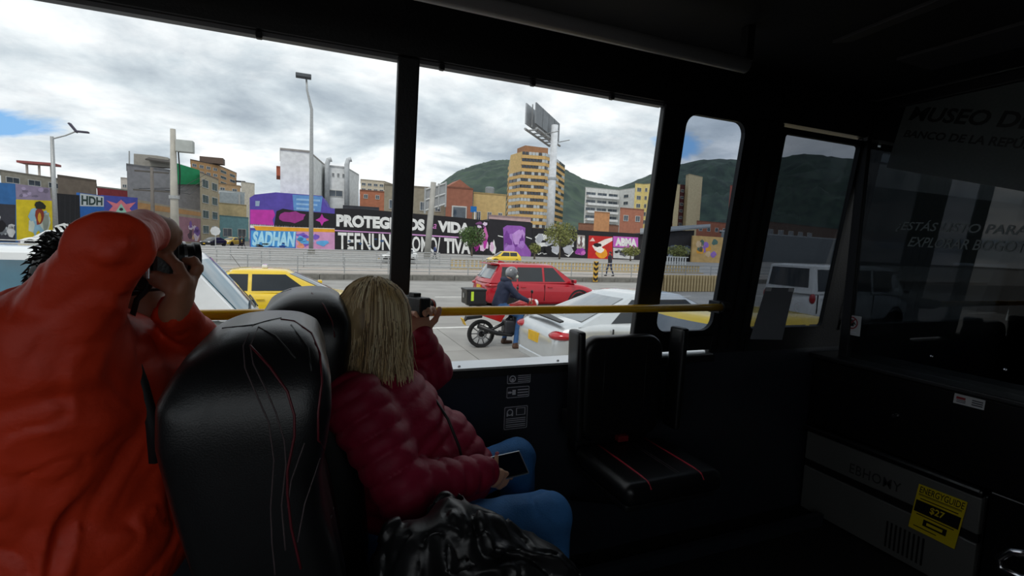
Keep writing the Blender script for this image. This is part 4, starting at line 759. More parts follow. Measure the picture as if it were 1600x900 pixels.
def car(label, kind, col, loc, rz=0.0, name='car', extra=(), group=None, detail=True, glass=None, cat='car', sc=1.0):
    S = SPEC[kind]; t = thing(name, label, cat, loc, rz, group); t.scale = (sc,)*3; gm = glass or m_cglass; A = dict(parent=t, world=False)
    mb = MB(); rings = []
    for x, zt, zb, w in S['st']:
        h = [(w*.80, zb), (w*.95, zb+(zt-zb)*.12), (w, zb+(zt-zb)*.45), (w*.985, zb+(zt-zb)*.78), (w*.93, zt-.03), (w*.78, zt+.004), (w*.4, zt+.02)]
        rings.append([(x, -y, z) for y, z in h]+[(x, y, z) for y, z in reversed(h)])
    mb.loft(rings); body = obj('body', mb, col, smooth=True, sub=2, **A)
    B, H = S['belt']-.03, S['H']; wb, wr = S['wb'], S['wr']; xr0, xr1 = S['xr']; xf0, xf1 = S['xf']
    def sx(t_): return xr0+(xr1-xr0)*t_, xf0+(xf1-xf0)*t_, wb+(wr-wb)*t_, B+(H-.045-B)*t_
    fr = (-1, -.6, 0, .6, 1); bowf, bowr = .14, .10; rings = []
    def ring(xa, xb, w, z, k=1.0): return [(xb+bowf*k*(1-f*f), f*w, z) for f in fr]+[(xb+(xa-xb)*q, w, z) for q in (.25, .5, .75)]+[(xa-bowr*k*(1-f*f), f*w, z) for f in reversed(fr)]+[(xa+(xb-xa)*q, -w, z) for q in (.25, .5, .75)]
    for q in (0, .5, 1): rings.append(ring(*sx(q)))
    a, b, w, z = sx(1); rings += [ring(a+.05, b-.05, w-.045, H-.012), ring(a+.2, b-.2, w-.2, H+.012), ring(a+.45, b-.45, max(.1, w-.4), H+.02)]
    mb = MB(); mb.loft(rings); cab = obj('cabin', mb, col, smooth='auto', **A)
    def end_pane(nm, front, t0, t1, f1, m):
        P = []
        for q in (t0, t1):
            xa, xb, w, z = sx(q)
            for f in (-1, -.5, 0, .5, 1): ff = f*f1; P.append((xb+bowf*(1-ff*ff)+.012 if front else xa-bowr*(1-ff*ff)-.012, ff*w, z+.006))
        mb = MB(); mb.add(P+[(p[0]-(.01 if front else -.01), p[1], p[2]-.004) for p in P], [(k, k+1, k+6, k+5) for k in range(4)]+[(10+k+1, 10+k, 15+k, 16+k) for k in range(4)]+[(k+1, k, 10+k, 11+k) for k in range(4)]+[(5+k, 6+k, 16+k, 15+k) for k in range(4)]+[(0, 5, 15, 10), (9, 4, 14, 19)])
        return obj(nm, mb, m, cab, world=False, smooth='auto')
    ws = end_pane('windscreen', True, .08, .93, .9, gm); end_pane('rear_window', False, .14 if kind == 'sedan' else .22, .92, .86, m_rear_glass if kind in ('sedan', 'suv') else gm)
    for s in (-1, 1):
        for i, (x0, x1) in enumerate(S['side']):
            P = []
            for q, xa_, xb_ in ((.10, x0, x1), (.90, x0, x1)):
                ra, rb_, w, z = sx(q); P += [(max(xa_, ra+.10), s*(w+.004), z), (min(xb_, rb_-.08), s*(w+.004), z)]
            if P[3][0]-P[2][0] < .05: P[2] = ((P[2][0]+P[3][0])/2-.03, *P[2][1:]); P[3] = (P[2][0]+.06, *P[3][1:])
            obj('side_window', MB().prism([P[0], P[1], P[3], P[2]], (0, s*.006, 0)), gm, cab, world=False)
        wmx = max(w for _, _, _, w in S['st']); lw = S['R']
        if detail:
            for i, (x0, x1) in enumerate(S['side']):
                if x1-x0 > .6: obj('door_handle', MB().box((x0+.18, s*(wmx+.004), S['belt']-.16), (.17, .03, .032)), col, body, world=False, bevel=.01); obj('door_gap', MB().box((x0-.03, s*(wmx-.012), S['belt']-.34), (.012, .03, .56)), m_ctrim, body, world=False)
            mx = S['xf'][0]-.18; mr = obj('mirror', MB().box((mx, s*(wmx+.12), S['belt']+.06), (.12, .2, .13)), col, t, world=False, bevel=.03); obj('mirror_glass', MB().box((mx-.062, s*(wmx+.12), S['belt']+.06), (.006, .16, .1)), m_cglass, mr, world=False)
            obj('side_skirt', MB().box((0, s*(wmx-.03), S['st'][4][2]+.04), (S['wx'][1]-S['wx'][0]-2*lw-.1, .06, .1)), m_ctrim, body, world=False, bevel=.01)
    wmx = max(w for _, _, _, w in S['st']); R = S['R']; tw = MB().lathe((0, 0, 0), [(R*.6, -.1), (R*.92, -.11), (R, -.07), (R, .07), (R*.92, .11), (R*.6, .1)], 24, 'y'); rw = MB().lathe((0, 0, 0), [(R*.62, -.085), (R*.62, -.06), (R*.15, -.09), (.02, -.10), (.02, .1), (R*.15, .09), (R*.62, .06), (R*.62, .085)], 24, 'y'); first = None
    for x in S['wx']:
        for s in (-1, 1):
            y = s*(wmx-.105)
            if first is None: ty = obj('wheel', tw, m_tyre, t, world=False, smooth='auto'); ri = obj('rim', rw, m_rim, ty, world=False, smooth='auto'); ty.location = (x, y, R); first = ty
            else: c = copy_tree(first, t); c.location = (x, y, R)
            obj('wheel_arch', MB().lathe((x, s*(wmx-.125), R+.02), [(R+.02, -.11), (R+.085, -.11), (R+.085, .11), (R+.02, .11), (R+.02, -.11)], 24, 'y'), m_ctrim, body, world=False)
    xe = S['st'][0][0]; xh = S['st'][-1][0]; we = S['st'][1][3]; zb_ = S['st'][1][1]
    for s in (-1, 1):
        obj('tail_light', MB().ell((xe+.26, s*(we-.10), zb_-.055) if kind != 'van' else (xe+.1, s*(we-.02), zb_-.1), (.285, .205, .092) if kind in ('sedan', 'suv') else (.1, .08, .16), 16, 10), m_red, t, world=False, smooth=True)
        obj('headlight', MB().ell((xh-.2, s*S['st'][-2][3]*.86, S['st'][-2][1]-.04), (.2, .16, .075), 14, 8), m_lampw, t, world=False, smooth=True)
    obj('number_plate', MB().box((xe+.005, 0, zb_-.17), (.03, .36, .16)), m_plate, t, world=False); obj('front_grille', MB().box((xh-.02, 0, S['st'][-1][1]-.02), (.06, .9, .14)), m_ctrim, t, world=False, bevel=.02); obj('front_plate', MB().box((xh+.015, 0, .42), (.02, .34, .14)), m_plate, t, world=False)
    obj('rear_bumper', MB().box((xe+.06, 0, .36), (.12, we*1.7, .16)), m_ctrim if kind == 'suv' else col, t, world=False, bevel=.04)
    for e in extra: e(t, body, cab, S, col, sx)
    return t
def spoiler(t, body, cab, S, col, sx): obj('boot_lip', MB().prism([(-2.25, -.72, 1.015), (-2.18, -.72, 1.03), (-2.12, 0, 1.06), (-2.18, .72, 1.03), (-2.25, .72, 1.015), (-2.27, 0, 1.035)], (0, 0, .025)), m_ctrim, body, world=False, bevel=.006)
def rspoiler(t, body, cab, S, col, sx): obj('roof_spoiler', MB().box((S['xr'][1]-.16, 0, S['H']-.02), (.3, 1.22, .035)), col, cab, world=False, bevel=.012); obj('roof_fin', MB().prism([(S['xr'][1]+.15, -.02, S['H']+.015), (S['xr'][1]+.45, -.02, S['H']+.02), (S['xr'][1]+.18, -.02, S['H']+.09)], (0, .04, 0)), col, cab, world=False); obj('rear_wiper', MB().box((S['xr'][0]-.06, .12, S['belt']+.16), (.02, .42, .02)), m_ctrim, cab, world=False)
def taxi(t, body, cab, S, col, sx): obj('roof_sign', MB().box(((S['xr'][1]+S['xf'][1])/2+.1, 0, S['H']+.06), (.12, .3, .08)), m_lampw, t, world=False, bevel=.02); obj('antenna', MB().tube([(S['xr'][1]+.1, .3, S['H']), (S['xr'][1]-.1, .3, S['H']+.3)], .005, 5), m_ctrim, t, world=False)
def wipers(t, body, cab, S, col, sx):
    a, b, w, z = sx(.1)
    for y in (-.5, .1): obj('wiper', MB().tube([(b+bw(y, w)+.04, y, z-.01), (b+bw(y+.3, w)-.02, y+.32, z+.06), (b+bw(y+.5, w)-.04, y+.55, z+.09)], .012, 6), m_ctrim, t, world=False)
def bw(y, w): return .14*(1-min(1, (y/w)**2))
c_silver = paint('silver_paint', (206, 210, 212), 0.5); c_redp = paint('red_paint', (178, 12, 34), 0.2); c_yel = paint('taxi_yellow', (232, 196, 40), 0); c_whi = paint('white_paint_car', (228, 230, 230), 0); c_blk = paint('black_paint', (26, 28, 30))
car('silver sedan with red tail lights and black boot lip beside the bus', 'sedan', c_silver, (3.72+2.5, 7.95, 0), extra=(spoiler,), sc=1.06)
car('bright red hatchback SUV in the lane behind the motorcyclist', 'suv', c_redp, (7.55, 16.2, 0), extra=(rspoiler,))
car('yellow taxi sedan waiting behind the white van, driver window showing', 'sedan', c_yel, (-0.75, 13.6, 0), extra=(taxi,), name='taxi', cat='taxi', sc=1.03)
car('yellow taxi nearest the bus, roof showing through the tinted panes', 'suv', c_yel, (6.1, 5.15, 0), name='taxi', cat='taxi', sc=.93)
van = car('white passenger van with blue lettering on its roof edge, at the left', 'van', c_whi, (-2.85, 8.25, 0), extra=(wipers,), name='van', cat='van', glass=M('van_glass', (46, 92, 110), 0.08, var=0.4, scale=1.2, coat=0.8))
S = SPEC['van']; mb = MB(); quad_text(mb, 'SDS5256', [(-2.4, -.815, 1.80), (-1.15, -.815, 1.80), (-1.15, -.795, 1.94), (-2.4, -.795, 1.94)], (0, -1, 0), .002, bold=.02, shear=.2)
obj('side_lettering', mb, M('blue_letters', (60, 84, 150), 0.5), van, world=False)
car('white panel van with dark rear window beyond the front tinted pane', 'van', c_whi, (16.4, 11.2, 0), name='van', cat='van')
c = atZ(82, 389, 0); car('white off-road car parked by the yellow mural, far left', 'suv', c_whi, (c[0], c[1]+0.5, 0), math.pi, detail=False, sc=1.1)
c = atZ(622, 411, 0); car('small white car passing behind the window pillar in front of the black wall', 'hatch', c_whi, (c[0], c[1], 0), math.pi, detail=False)
c = atZ(788, 414, 0); car('small yellow hatchback taxi in front of the purple mural', 'hatch', c_yel, (c[0], c[1]+.3, 0), math.pi, name='taxi', cat='taxi', detail=False)
c = atZ(334, 384.5, 0); car('dark car parked at the far corner beside a yellow one', 'sedan', c_blk, (c[0], c[1], 0), -2.0, detail=False)
c = atZ(359, 384, 0); car('yellow taxi parked at the far corner behind the dark car', 'sedan', c_yel, (c[0], c[1]+3, 0), -2.0, name='taxi', cat='taxi', detail=False)
# ---------------------------------------------------------------- motorcycle and rider
def motorcycle():
    o = np.array([4.22, 10.45, 0.0]); t = thing('motorcycle', 'red and black motorcycle with a black top box behind the silver sedan', 'motorcycle', o); P = lambda x, y, z: o+np.array([x, y, z]); red = paint('bike_red', (176, 26, 22)); mk = M('bike_black', (24, 24, 26), 0.4)
    def wheel(x):
        R = .315; w = obj('wheel', MB().lathe(P(x, 0, R), [(R*.80, -.045), (R*.94, -.062), (R, -.03), (R, .03), (R*.94, .062), (R*.80, .045), (R*.80, -.045)], 32, 'y'), m_tyre, t, smooth='auto'); obj('rim', MB().lathe(P(x, 0, R), [(R*.74, -.035), (R*.81, -.04), (R*.81, .04), (R*.74, .035), (R*.74, -.035)], 32, 'y'), mk, w)
        for k in range(10): a = 2*math.pi*k/10; obj('spoke', MB().tube([P(x, 0, R), P(x+R*.78*math.cos(a), 0, R+R*.78*math.sin(a))], .011, 5), M('spoke_grey', (60, 60, 64), .4, .4), w)
        obj('hub', MB().lathe(P(x, 0, R), [(.07, -.06), (.07, .06), (.03, .07)], 16, 'y'), mk, w); obj('brake_disc', MB().lathe(P(x, 0, R), [(.08, -.068), (.12, -.068), (.12, -.064), (.08, -.064), (.08, -.068)], 24, 'y'), m_silver, w)
    wheel(-.62); wheel(.70)
    obj('frame', MB().tube([P(.5, 0, .95), P(.2, 0, .78), P(-.15, 0, .5), P(-.62, -.09, .32)], .035, 8).tube([P(.5, 0, .95), P(.3, 0, .5), P(.05, 0, .3), P(-.2, 0, .35)], .03, 8), mk, t, smooth=True)
    for y in (-.09, .09): obj('fork', MB().tube([P(.46, y, 1.02), P(.70, y, .32)], .028, 8), m_silver, t, smooth=True); obj('mirror', MB().tube([P(.42, y*4, 1.08), P(.40, y*4.5, 1.26)], .008, 5).ell(P(.40, y*4.6, 1.30), (.02, .06, .04)), mk, t)
    obj('handlebar', MB().tube([P(.32, -.40, 1.04), P(.42, -.2, 1.07), P(.45, 0, 1.05), P(.42, .2, 1.07), P(.32, .40, 1.04)], .014, 8), mk, t, smooth=True)
    soft_obj('fuel_tank', [cap(P(.02, 0, .86), P(.34, 0, .92), .10, .15, .05), cap(P(.38, -.09, .86), P(.38, .09, .86), .10, .10, .05)], .02, red, t); soft_obj('seat', [cap(P(-.5, 0, .86), P(-.02, 0, .82), .085, .10, .03), cap(P(-.72, 0, .88), P(-.4, 0, .84), .06, .08, .03)], .02, m_leather, t)
    soft_obj('engine', [rbox(P(.1, 0, .45), (.2, .13, .17), .04), rbox(P(.2, 0, .62), (.1, .09, .12), .03)], .02, M('engine_grey', (70, 70, 74), .4, .5), t)
    obj('exhaust', MB().tube([P(.28, -.13, .42), P(.05, -.16, .28), P(-.3, -.17, .34), P(-.75, -.18, .52)], [.025, .03, .05, .055], 10), mk, t, smooth=True); obj('rear_fender', MB().prism([P(-.62, -.07, .74), P(-.98, -.07, .72), P(-1.02, -.07, .60), P(-.96, -.07, .64), P(-.62, -.07, .68)], (0, .14, 0)), mk, t, bevel=.01)
    obj('side_panel', MB().prism([P(-.1, -.13, .74), P(-.75, -.10, .86), P(-.72, -.10, .76), P(-.2, -.13, .58)], (0, .02, 0)), red, t, bevel=.005); obj('side_panel', MB().prism([P(-.1, .11, .74), P(-.75, .08, .86), P(-.72, .08, .76), P(-.2, .11, .58)], (0, .02, 0)), red, t, bevel=.005); obj('front_fairing', MB().prism([P(.3, -.15, .98), P(.62, -.1, 1.1), P(.72, -.08, .92), P(.5, -.14, .74)], (0, .28, 0)), red, t, bevel=.02)
    obj('number_plate', MB().box(P(-1.04, 0, .60), (.015, .2, .16), rot=Matrix.Rotation(R_(-25), 3, 'Y')), m_plate, t); obj('tail_light', MB().box(P(-.86, 0, .90), (.08, .14, .05)), m_red, t, bevel=.01); obj('headlight', MB().ell(P(.70, 0, 1.0), (.05, .1, .08)), m_lampw, t, smooth=True)
    bx = P(-.82, 0, 1.16); b = obj('top_box', MB().box(bx, (.44, .44, .34)), mk, t, bevel=.03); obj('box_lid', MB().box(bx+np.array([0, 0, .15]), (.46, .46, .05)), mk, b, bevel=.015); obj('lid_clasp', MB().box(bx+np.array([-.225, 0, .02]), (.02, .08, .1)), m_silver, b)
    obj('reflective_tag', MB().box(bx+np.array([-.1, -.225, .02]), (.06, .006, .2)), M('tag_lime', (190, 220, 60), .5), b); obj('rack', MB().box(P(-.78, 0, .97), (.36, .3, .03)), mk, t)
    for y in (-.2, .2): obj('foot_peg', MB().tube([P(.08, y*.5, .34), P(.08, y*1.2, .34)], .015, 6), mk, t)
    # rider
    r = thing('person', 'motorcyclist in a navy jacket, jeans and grey helmet astride the red motorcycle', 'person', P(-.2, 0, 0)); navy = M('navy_cloth', (30, 38, 62), .8, var=.15); jn = M('rider_denim', (46, 84, 130), .85, var=.2, scale=4); bt = M('boot_brown', (84, 58, 44), .6)
    hp = P(-.22, 0, .98); ch_ = P(-.08, 0, 1.36); nk = P(-.03, 0, 1.50); hd = P(.06, -.01, 1.66); pr = [cap(hp, ch_, .15, .17, .05, 0, ((0, 1, 0), .85)), cap(ch_, nk, .15, .08, .05, 0), cap(nk, hd, .06, .07, .02, 2), cap(P(-.08, -.16, 1.42), P(-.08, .16, 1.42), .085, None, .04, 0)]
    for s in (-1, 1):
        sh = P(-.07, s*.19, 1.40); el = P(.14, s*.30, 1.17); wr = P(.34, s*.33, 1.09); pr += [cap(sh, el, .075, .06, .03, 0), cap(el, wr, .06, .045, .02, 0)]; h_, _ = hand(wr, unit((1, 0, -.15)), unit((.1, 0, -1)), 1.0, s, 1.0, 2); pr += h_
        kn = P(.22, s*.22, .74); an = P(.10, s*.30, .14) if s < 0 else P(.06, s*.28, .14); pr += [cap(hp+np.array([0, s*.08, -.02]), kn, .105, .075, .04, 1), cap(kn, an, .072, .05, .02, 1), cap(an-np.array([0, 0, .02]), an+np.array([-.03, 0, -.08]), .05, .045, .02, 3), cap(an+np.array([-.03, 0, -.09]), an+np.array([.17, 0, -.10]), .045, .038, .02, 3)]
    b = soft_obj('body', pr, .0125, [navy, jn, m_skin2, bt], r, wr=[(.006, (11, 11, 9))])
    he = soft_obj('helmet', [ball(hd+np.array([0, 0, .03]), (.145, .125, .14), .02), cap(hd+np.array([.06, 0, -.07]), hd+np.array([.10, 0, -.07]), .07, .06, .03)], .0125, M('helmet_grey', (92, 94, 98), .25, rgb2=(150, 152, 156), scale=5, coat=.6), r)
    obj('visor', MB().ell(hd+np.array([.07, 0, .035]), (.085, .105, .055), 14, 8), m_cglass, he, smooth=True); obj('face_mask', MB().ell(hd+np.array([.105, -.02, -.055]), (.05, .07, .045)), M('mask_white', (206, 210, 190), .7), he, smooth=True)
    soft_obj('hood', [cap(nk+np.array([-.08, -.08, .03]), nk+np.array([-.08, .08, .03]), .065, None, .02)], .0125, navy, r)
motorcycle()
def walker(label, px, py, h, colt, coll, face=1.0, z=0.28):
    o = atZ(px, py, z); t = thing('person', label, 'person', o); k = h/1.72; P = lambda x, y, e: o+k*np.array([x*face, y, e]); pr = [cap(P(0, 0, .95), P(.02, 0, 1.35), .14, .16, .05, 0), cap(P(.02, -.14, 1.40), P(.02, .14, 1.40), .07, None, .04, 0), cap(P(.02, 0, 1.42), P(.03, 0, 1.55), .06, .055, .02, 2), ball(P(.04, 0, 1.62), (.10*k, .085*k, .12*k), .02, 2)]
    for s in (-1, 1): pr += [cap(P(0, s*.09, .93), P(.12*s+.04, s*.1, .5), .09*k, .065*k, .03, 1), cap(P(.12*s+.04, s*.1, .5), P(.24*s-.05, s*.1, .08), .06*k, .045*k, .02, 1), cap(P(.24*s-.05, s*.1, .05), P(.24*s+.12, s*.1, .04), .045*k, .035*k, .02, 3), cap(P(.02, s*.19, 1.38), P(-.1*s, s*.24, 1.12), .055*k, .045*k, .02, 0), cap(P(-.1*s, s*.24, 1.12), P(-.08*s+.1, s*.23, .90), .045*k, .035*k, .02, 0), ball(P(-.08*s+.12, s*.23, .85), .045*k, .02, 2)]
    b = soft_obj('body', pr, .025, [M('cl_%d%d%d' % colt, colt, .8), M('cl_%d%d%d' % coll, coll, .8), m_skin2, m_dark], t); soft_obj('hair', [ball(P(.02, 0, 1.66), (.11*k, .095*k, .10*k), .02)], .02, m_hairb, t); return t
walker('pedestrian in a dark jacket walking along the median behind the silver sedan', 952, 431.5, 1.74, (40, 36, 46), (52, 58, 84), -1)
walker('distant pedestrian in a blue top walking past the black lettered wall', 679, 404, 1.7, (70, 84, 130), (40, 42, 60), 1, 0.0)
walker('distant pedestrian in dark clothes near the parked yellow taxi', 375, 388, 1.8, (30, 32, 44), (30, 30, 40), 1, 0.0)
walker('distant pedestrian in black at the corner beside another', 381, 388, 1.75, (24, 26, 36), (34, 36, 52), -1, 0.0)
# ================================================================ PAINTED WALLS
def PM(rgb): return M('paint_%d_%d_%d' % rgb, rgb, 0.8, var=0.10, scale=1.2, detail=6)
BLK, WHT, PUR, MAG, SKYB, ORG, YEL, RED, LIL, TEAL = (26, 24, 28), (228, 228, 226), (84, 70, 160), (186, 52, 160), (96, 172, 226), (226, 160, 40), (226, 200, 36), (196, 36, 34), (160, 120, 200), (60, 120, 150)
class Wall:
    def __init__(s, p, q): s.p = np.array([p[0], p[1], 0.0]); d = np.array([q[0]-p[0], q[1]-p[1], 0.0]); s.u = d/np.linalg.norm(d); n = np.array([s.u[1], -s.u[0], 0.0]); s.n = n if np.dot(CAM-s.p, n) > 0 else -n
    def at(s, px, py, off=0.0): return onplane(px, py, s.p+s.n*off, s.n)
    def seg(s, name, label, top, rgb, cat='wall', th=0.4, off=0.0):
        P = [s.at(a, b, off) for a, b in top]; a = P[0].copy(); b = P[-1].copy(); a[2] = b[2] = 0.0; c = (a+b)/2
        t = thing(name, label, cat, c); t['kind'] = 'thing'; obj('wall_face', MB().prism([a]+P+[b], -s.n*th), PM(rgb), t); return t
    def patch(s, t, pts, rgb, lay=1, name='painted_patch'):
        o = 0.012*lay; P = [s.at(a, b, 0.0)+s.n*o for a, b in pts]; return obj(name, MB().prism(P, -s.n*0.011), PM(rgb), t)
    def text(s, t, txt, q, rgb, lay=2, bold=0.03, shear=0.0, name='lettering'):
        mb = MB(); quad_text(mb, txt, [s.at(*p) for p in q], s.n, 0.012*lay, 0, bold, shear); return obj(name, mb, PM(rgb), t)
def blob(cx, cy, rx, ry, seed, n=14, j=0.25):
    r = random.Random(seed); return [(cx+rx*(1+r.uniform(-j, j))*math.cos(2*math.pi*k/n), cy+ry*(1+r.uniform(-j, j))*math.sin(2*math.pi*k/n)) for k in range(n)]
def splash(w, t, x0, y0, x1, y1, cols, n, seed, lay=2, size=(0.12, 0.3), dy=0.0):
    r = random.Random(seed)
    for k in range(n):
        cx = r.uniform(x0, x1); f = (cx-x0)/(x1-x0); sx_ = r.uniform(*size)*(x1-x0)*0.5; sy_ = r.uniform(*size)*(y1-y0)*0.7; cy = r.uniform(y0+sy_, y1-sy_)+dy*f; cx = min(max(cx, x0+sx_), x1-sx_)
        w.patch(t, blob(cx, cy, sx_, sy_, seed*100+k, r.choice((5, 7, 9, 12)), 0.35), cols[k % len(cols)], lay+(k % 4))
MW = Wall((4.5, 90.0), (54.2, 85.3))
# purple hall
t = MW.seg('mural_building', 'low hall painted violet, magenta and graffiti blue at the street corner', [(390, 309), (398, 304), (431, 300.5), (503, 306), (512, 324), (523, 326)], PUR, 'building', th=14)
MW.patch(t, [(459, 329), (501, 331), (504, 307), (457, 304)], (92, 140, 196), 1); MW.patch(t, [(391, 352), (428, 353), (426, 343), (430, 336), (427, 328), (391, 327.5)], MAG, 1); MW.patch(t, [(428, 354), (523, 357), (523, 334), (497, 332), (460, 329), (442, 326), (432, 330)], BLK, 1)
MW.patch(t, blob(457, 339, 20, 9, 3, 14, .2), (150, 50, 130), 2); MW.patch(t, [(493, 344), (500, 340), (503, 334), (506, 340), (514, 344), (506, 347), (503, 353), (500, 347)], MAG, 3, 'painted_star'); MW.patch(t, [(391, 356), (523, 361), (523, 356), (391, 350)], WHT, 1); MW.patch(t, [(400, 360), (523, 363), (523, 358), (396, 353)], ORG, 2)
MW.patch(t, [(392, 386), (461, 387), (463, 360), (392, 360)], (70, 150, 214), 1); MW.patch(t, [(462, 389), (523, 392), (523, 362), (463, 360)], (206, 150, 190), 1)
MW.text(t, 'SADHAN', [(394, 384), (461, 386), (462, 362), (395, 361)], (170, 220, 240), 3, .05, .1); splash(MW, t, 464, 364, 522, 388, [(150, 170, 230), (226, 150, 120), (120, 90, 190), SKYB], 16, 4); splash(MW, t, 393, 378, 460, 387, [(30, 60, 130), BLK], 6, 9, 2)
for k, y in enumerate((309, 316, 323)): MW.text(t, ('PINTURAS DE', 'VIDA BUENA', 'MARTIR')[k] if False else ' ', [(462, y+5), (500, y+6), (501, y+1), (463, y)], (150, 190, 224), 2, .0) if False else None
for k in range(3): MW.patch(t, [(463, 313+k*7), (500-k*4, 315+k*7), (500-k*4, 312+k*7), (463, 310+k*7)], (140, 178, 216), 2)
MW.patch(t, [(399, 322), (405, 322), (406, 314), (399, 314)], (150, 170, 190), 1)
# black wall with big lettering
t = MW.seg('lettered_wall', 'long black wall with big white block lettering', [(523, 325.5), (560, 326), (720, 340), (763, 345)], BLK, th=0.5)
MW.text(t, 'PROTEGEMOS', [(525.5, 354), (663.5, 361), (663.5, 342.5), (525.5, 334.5)], WHT, 2, .06); MW.text(t, 'VIDA', [(684, 362), (735, 366.5), (735, 349), (684, 344.5)], WHT, 2, .06); MW.text(t, 'La', [(669.5, 357), (682, 357.5), (682, 346.5), (670, 346)], (206, 120, 190), 2, 0, .3)
MW.text(t, 'TEFNUN', [(528, 389.5), (611, 391.5), (611, 366), (528, 363)], WHT, 2, .02); MW.text(t, 'OMO/', [(644, 393), (688, 395), (688, 371), (644, 369)], WHT, 2, .02); MW.text(t, 'TIVA', [(694, 395.5), (735, 397), (735, 374), (694, 371.5)], WHT, 2, .04)
MW.patch(t, [(523, 361), (611, 365.2), (611, 363.6), (523, 359.3)], (206, 150, 206), 1); MW.patch(t, [(644, 367.6), (735, 373), (735, 371), (644, 365.6)], (206, 150, 206), 1)
splash(MW, t, 538, 372, 600, 390, [BLK, (50, 80, 120)], 10, 21, 4, (.06, .14))
splash(MW, t, 740, 354, 762, 396, [WHT, (210, 110, 180), (232, 200, 226), MAG], 12, 31, 2, (.25, .5)); splash(MW, t, 735, 344, 762, 358, [(120, 70, 120), (220, 200, 224)], 5, 33, 2, (.15, .3))
# dark wall: violet figure, white figures
t = MW.seg('mural_wall', 'black wall with a violet rock-like figure painted behind the small taxi', [(763, 345), (766, 342), (828, 347), (832, 349)], (34, 32, 38), th=6)
MW.patch(t, [(787, 398), (829, 401), (830, 394), (820, 380), (821, 356), (814, 353), (792, 352), (786, 356), (787, 375)], (150, 90, 180), 2); splash(MW, t, 788, 354, 820, 398, [(176, 124, 206), (120, 60, 150), (198, 150, 220)], 14, 41, 3, (.2, .4)); splash(MW, t, 765, 376, 775, 398, [WHT, (230, 190, 220)], 4, 43, 2, (.4, .7))
MW.patch(t, [(778, 369), (786, 371), (786, 369.5), (778, 367.5)], WHT, 2); MW.patch(t, [(822, 371), (831, 374), (831, 372.5), (822, 369.5)], WHT, 2)
t = MW.seg('mural_wall', 'black wall with pale sketched figures and a red mural beyond the trees', [(832, 356), (900, 359), (1003, 365.5)], (32, 30, 34), th=0.5)
splash(MW, t, 837, 364, 896, 402, [WHT, (206, 208, 212), BLK, (180, 182, 190)], 26, 51, 2, (.15, .3)); splash(MW, t, 899, 388, 915, 399, [(206, 110, 190), (150, 60, 160)], 5, 53, 2, (.4, .7)); MW.patch(t, [(901, 388), (914, 389), (914, 368), (902, 367)], (176, 166, 160), 1); splash(MW, t, 902, 368, 914, 388, [(110, 90, 90), WHT], 6, 55, 2, (.3, .5))
MW.patch(t, [(918, 404), (957, 406), (957, 370), (920, 368)], RED, 1); MW.patch(t, [(930, 392), (957, 376), (957, 371), (945, 374), (925, 384)], (240, 226, 220), 2); MW.patch(t, blob(940, 396, 9, 8, 61, 12, .15), (240, 160, 40), 3); MW.patch(t, blob(937, 390, 6, 5, 62, 10, .2), (246, 240, 234), 4); MW.patch(t, blob(933, 383, 7, 3, 63, 8, .2), BLK, 4)
MW.text(t, 'ABMA', [(961, 384), (995, 386), (995, 373), (961, 371)], WHT, 3, .07); MW.patch(t, [(958, 386), (997, 388), (997, 371), (958, 369)], (196, 96, 190), 1); MW.patch(t, [(958, 403), (990, 405), (992, 389), (958, 387)], (200, 200, 200), 1); splash(MW, t, 959, 388, 989, 402, [BLK, (90, 90, 96)], 10, 65, 2, (.15, .3)); MW.patch(t, [(921, 377), (930, 377), (926, 371)], (240, 200, 190), 2)
# dark yard and warm mural further right
t = MW.seg('dark_shed', 'long low shed with grey sheet roof seen through the tinted window', [(1003, 366), (1085, 360)], (44, 42, 44), 'building', th=10); obj('roof', MB().prism([MW.at(1000, 366, .8), MW.at(1110, 356, .8), MW.at(1110, 352, -8), MW.at(1000, 359, -8)], (0, 0, .3)), PM((120, 124, 128)), t); splash(MW, t, 1034, 382, 1082, 402, [(150, 160, 170), (90, 100, 112)], 6, 71, 1, (.2, .35))
t = MW.seg('mural_wall', 'warm yellow mural wall with violet shapes seen through the tinted window', [(1083, 368), (1130, 371)], (206, 170, 110), th=.4, off=2.0)
for k in range(12): r = random.Random(80+k); cx, cy = r.uniform(1089, 1124), r.uniform(378, 400); obj('painted_patch', MB().prism([MW.at(a, b, 2.0)+MW.n*.012*(1+k % 3) for a, b in blob(cx, cy, 4.5, 5, 80+k, 9)], -MW.n*.011), PM([LIL, (240, 170, 60), (90, 120, 110), (220, 190, 150)][k % 4]), t)
# left block
LW = Wall(atZ(25, 379)[:2], atZ(315, 381)[:2])
t = LW.seg('mural_wall', 'blue and grey mural wall at the far left edge', [(-40, 280), (0, 285.5), (24, 287)], (54, 110, 170), th=.5); LW.patch(t, [(-40, 376), (24, 378), (24, 320), (-40, 316)], (58, 58, 66), 1); splash(LW, t, -30, 322, 23, 374, [(190, 194, 196), (120, 124, 130), BLK, (206, 206, 206)], 16, 91, 2)
t = LW.seg('mural_wall', 'yellow mural wall with a plumed figure, beside the white off-road car', [(24, 287), (78, 294), (79, 310), (88, 312)], (150, 136, 160), th=.5); LW.patch(t, [(26, 376), (88, 364), (88, 314), (25, 311.5)], YEL, 1); splash(LW, t, 44, 322, 77, 368, [(150, 190, 210), (206, 214, 200)], 9, 93, 2, (.3, .5)); LW.patch(t, blob(61, 337, 7, 14, 94, 12, .2), (150, 60, 40), 6); LW.patch(t, blob(60, 322, 9, 7, 95, 9, .45), (40, 44, 36), 7); LW.patch(t, blob(61, 340, 3, 8, 96, 8, .2), (226, 170, 50), 7); splash(LW, t, 28, 290, 76, 310, [(176, 160, 190), (120, 110, 130)], 8, 97, 1)
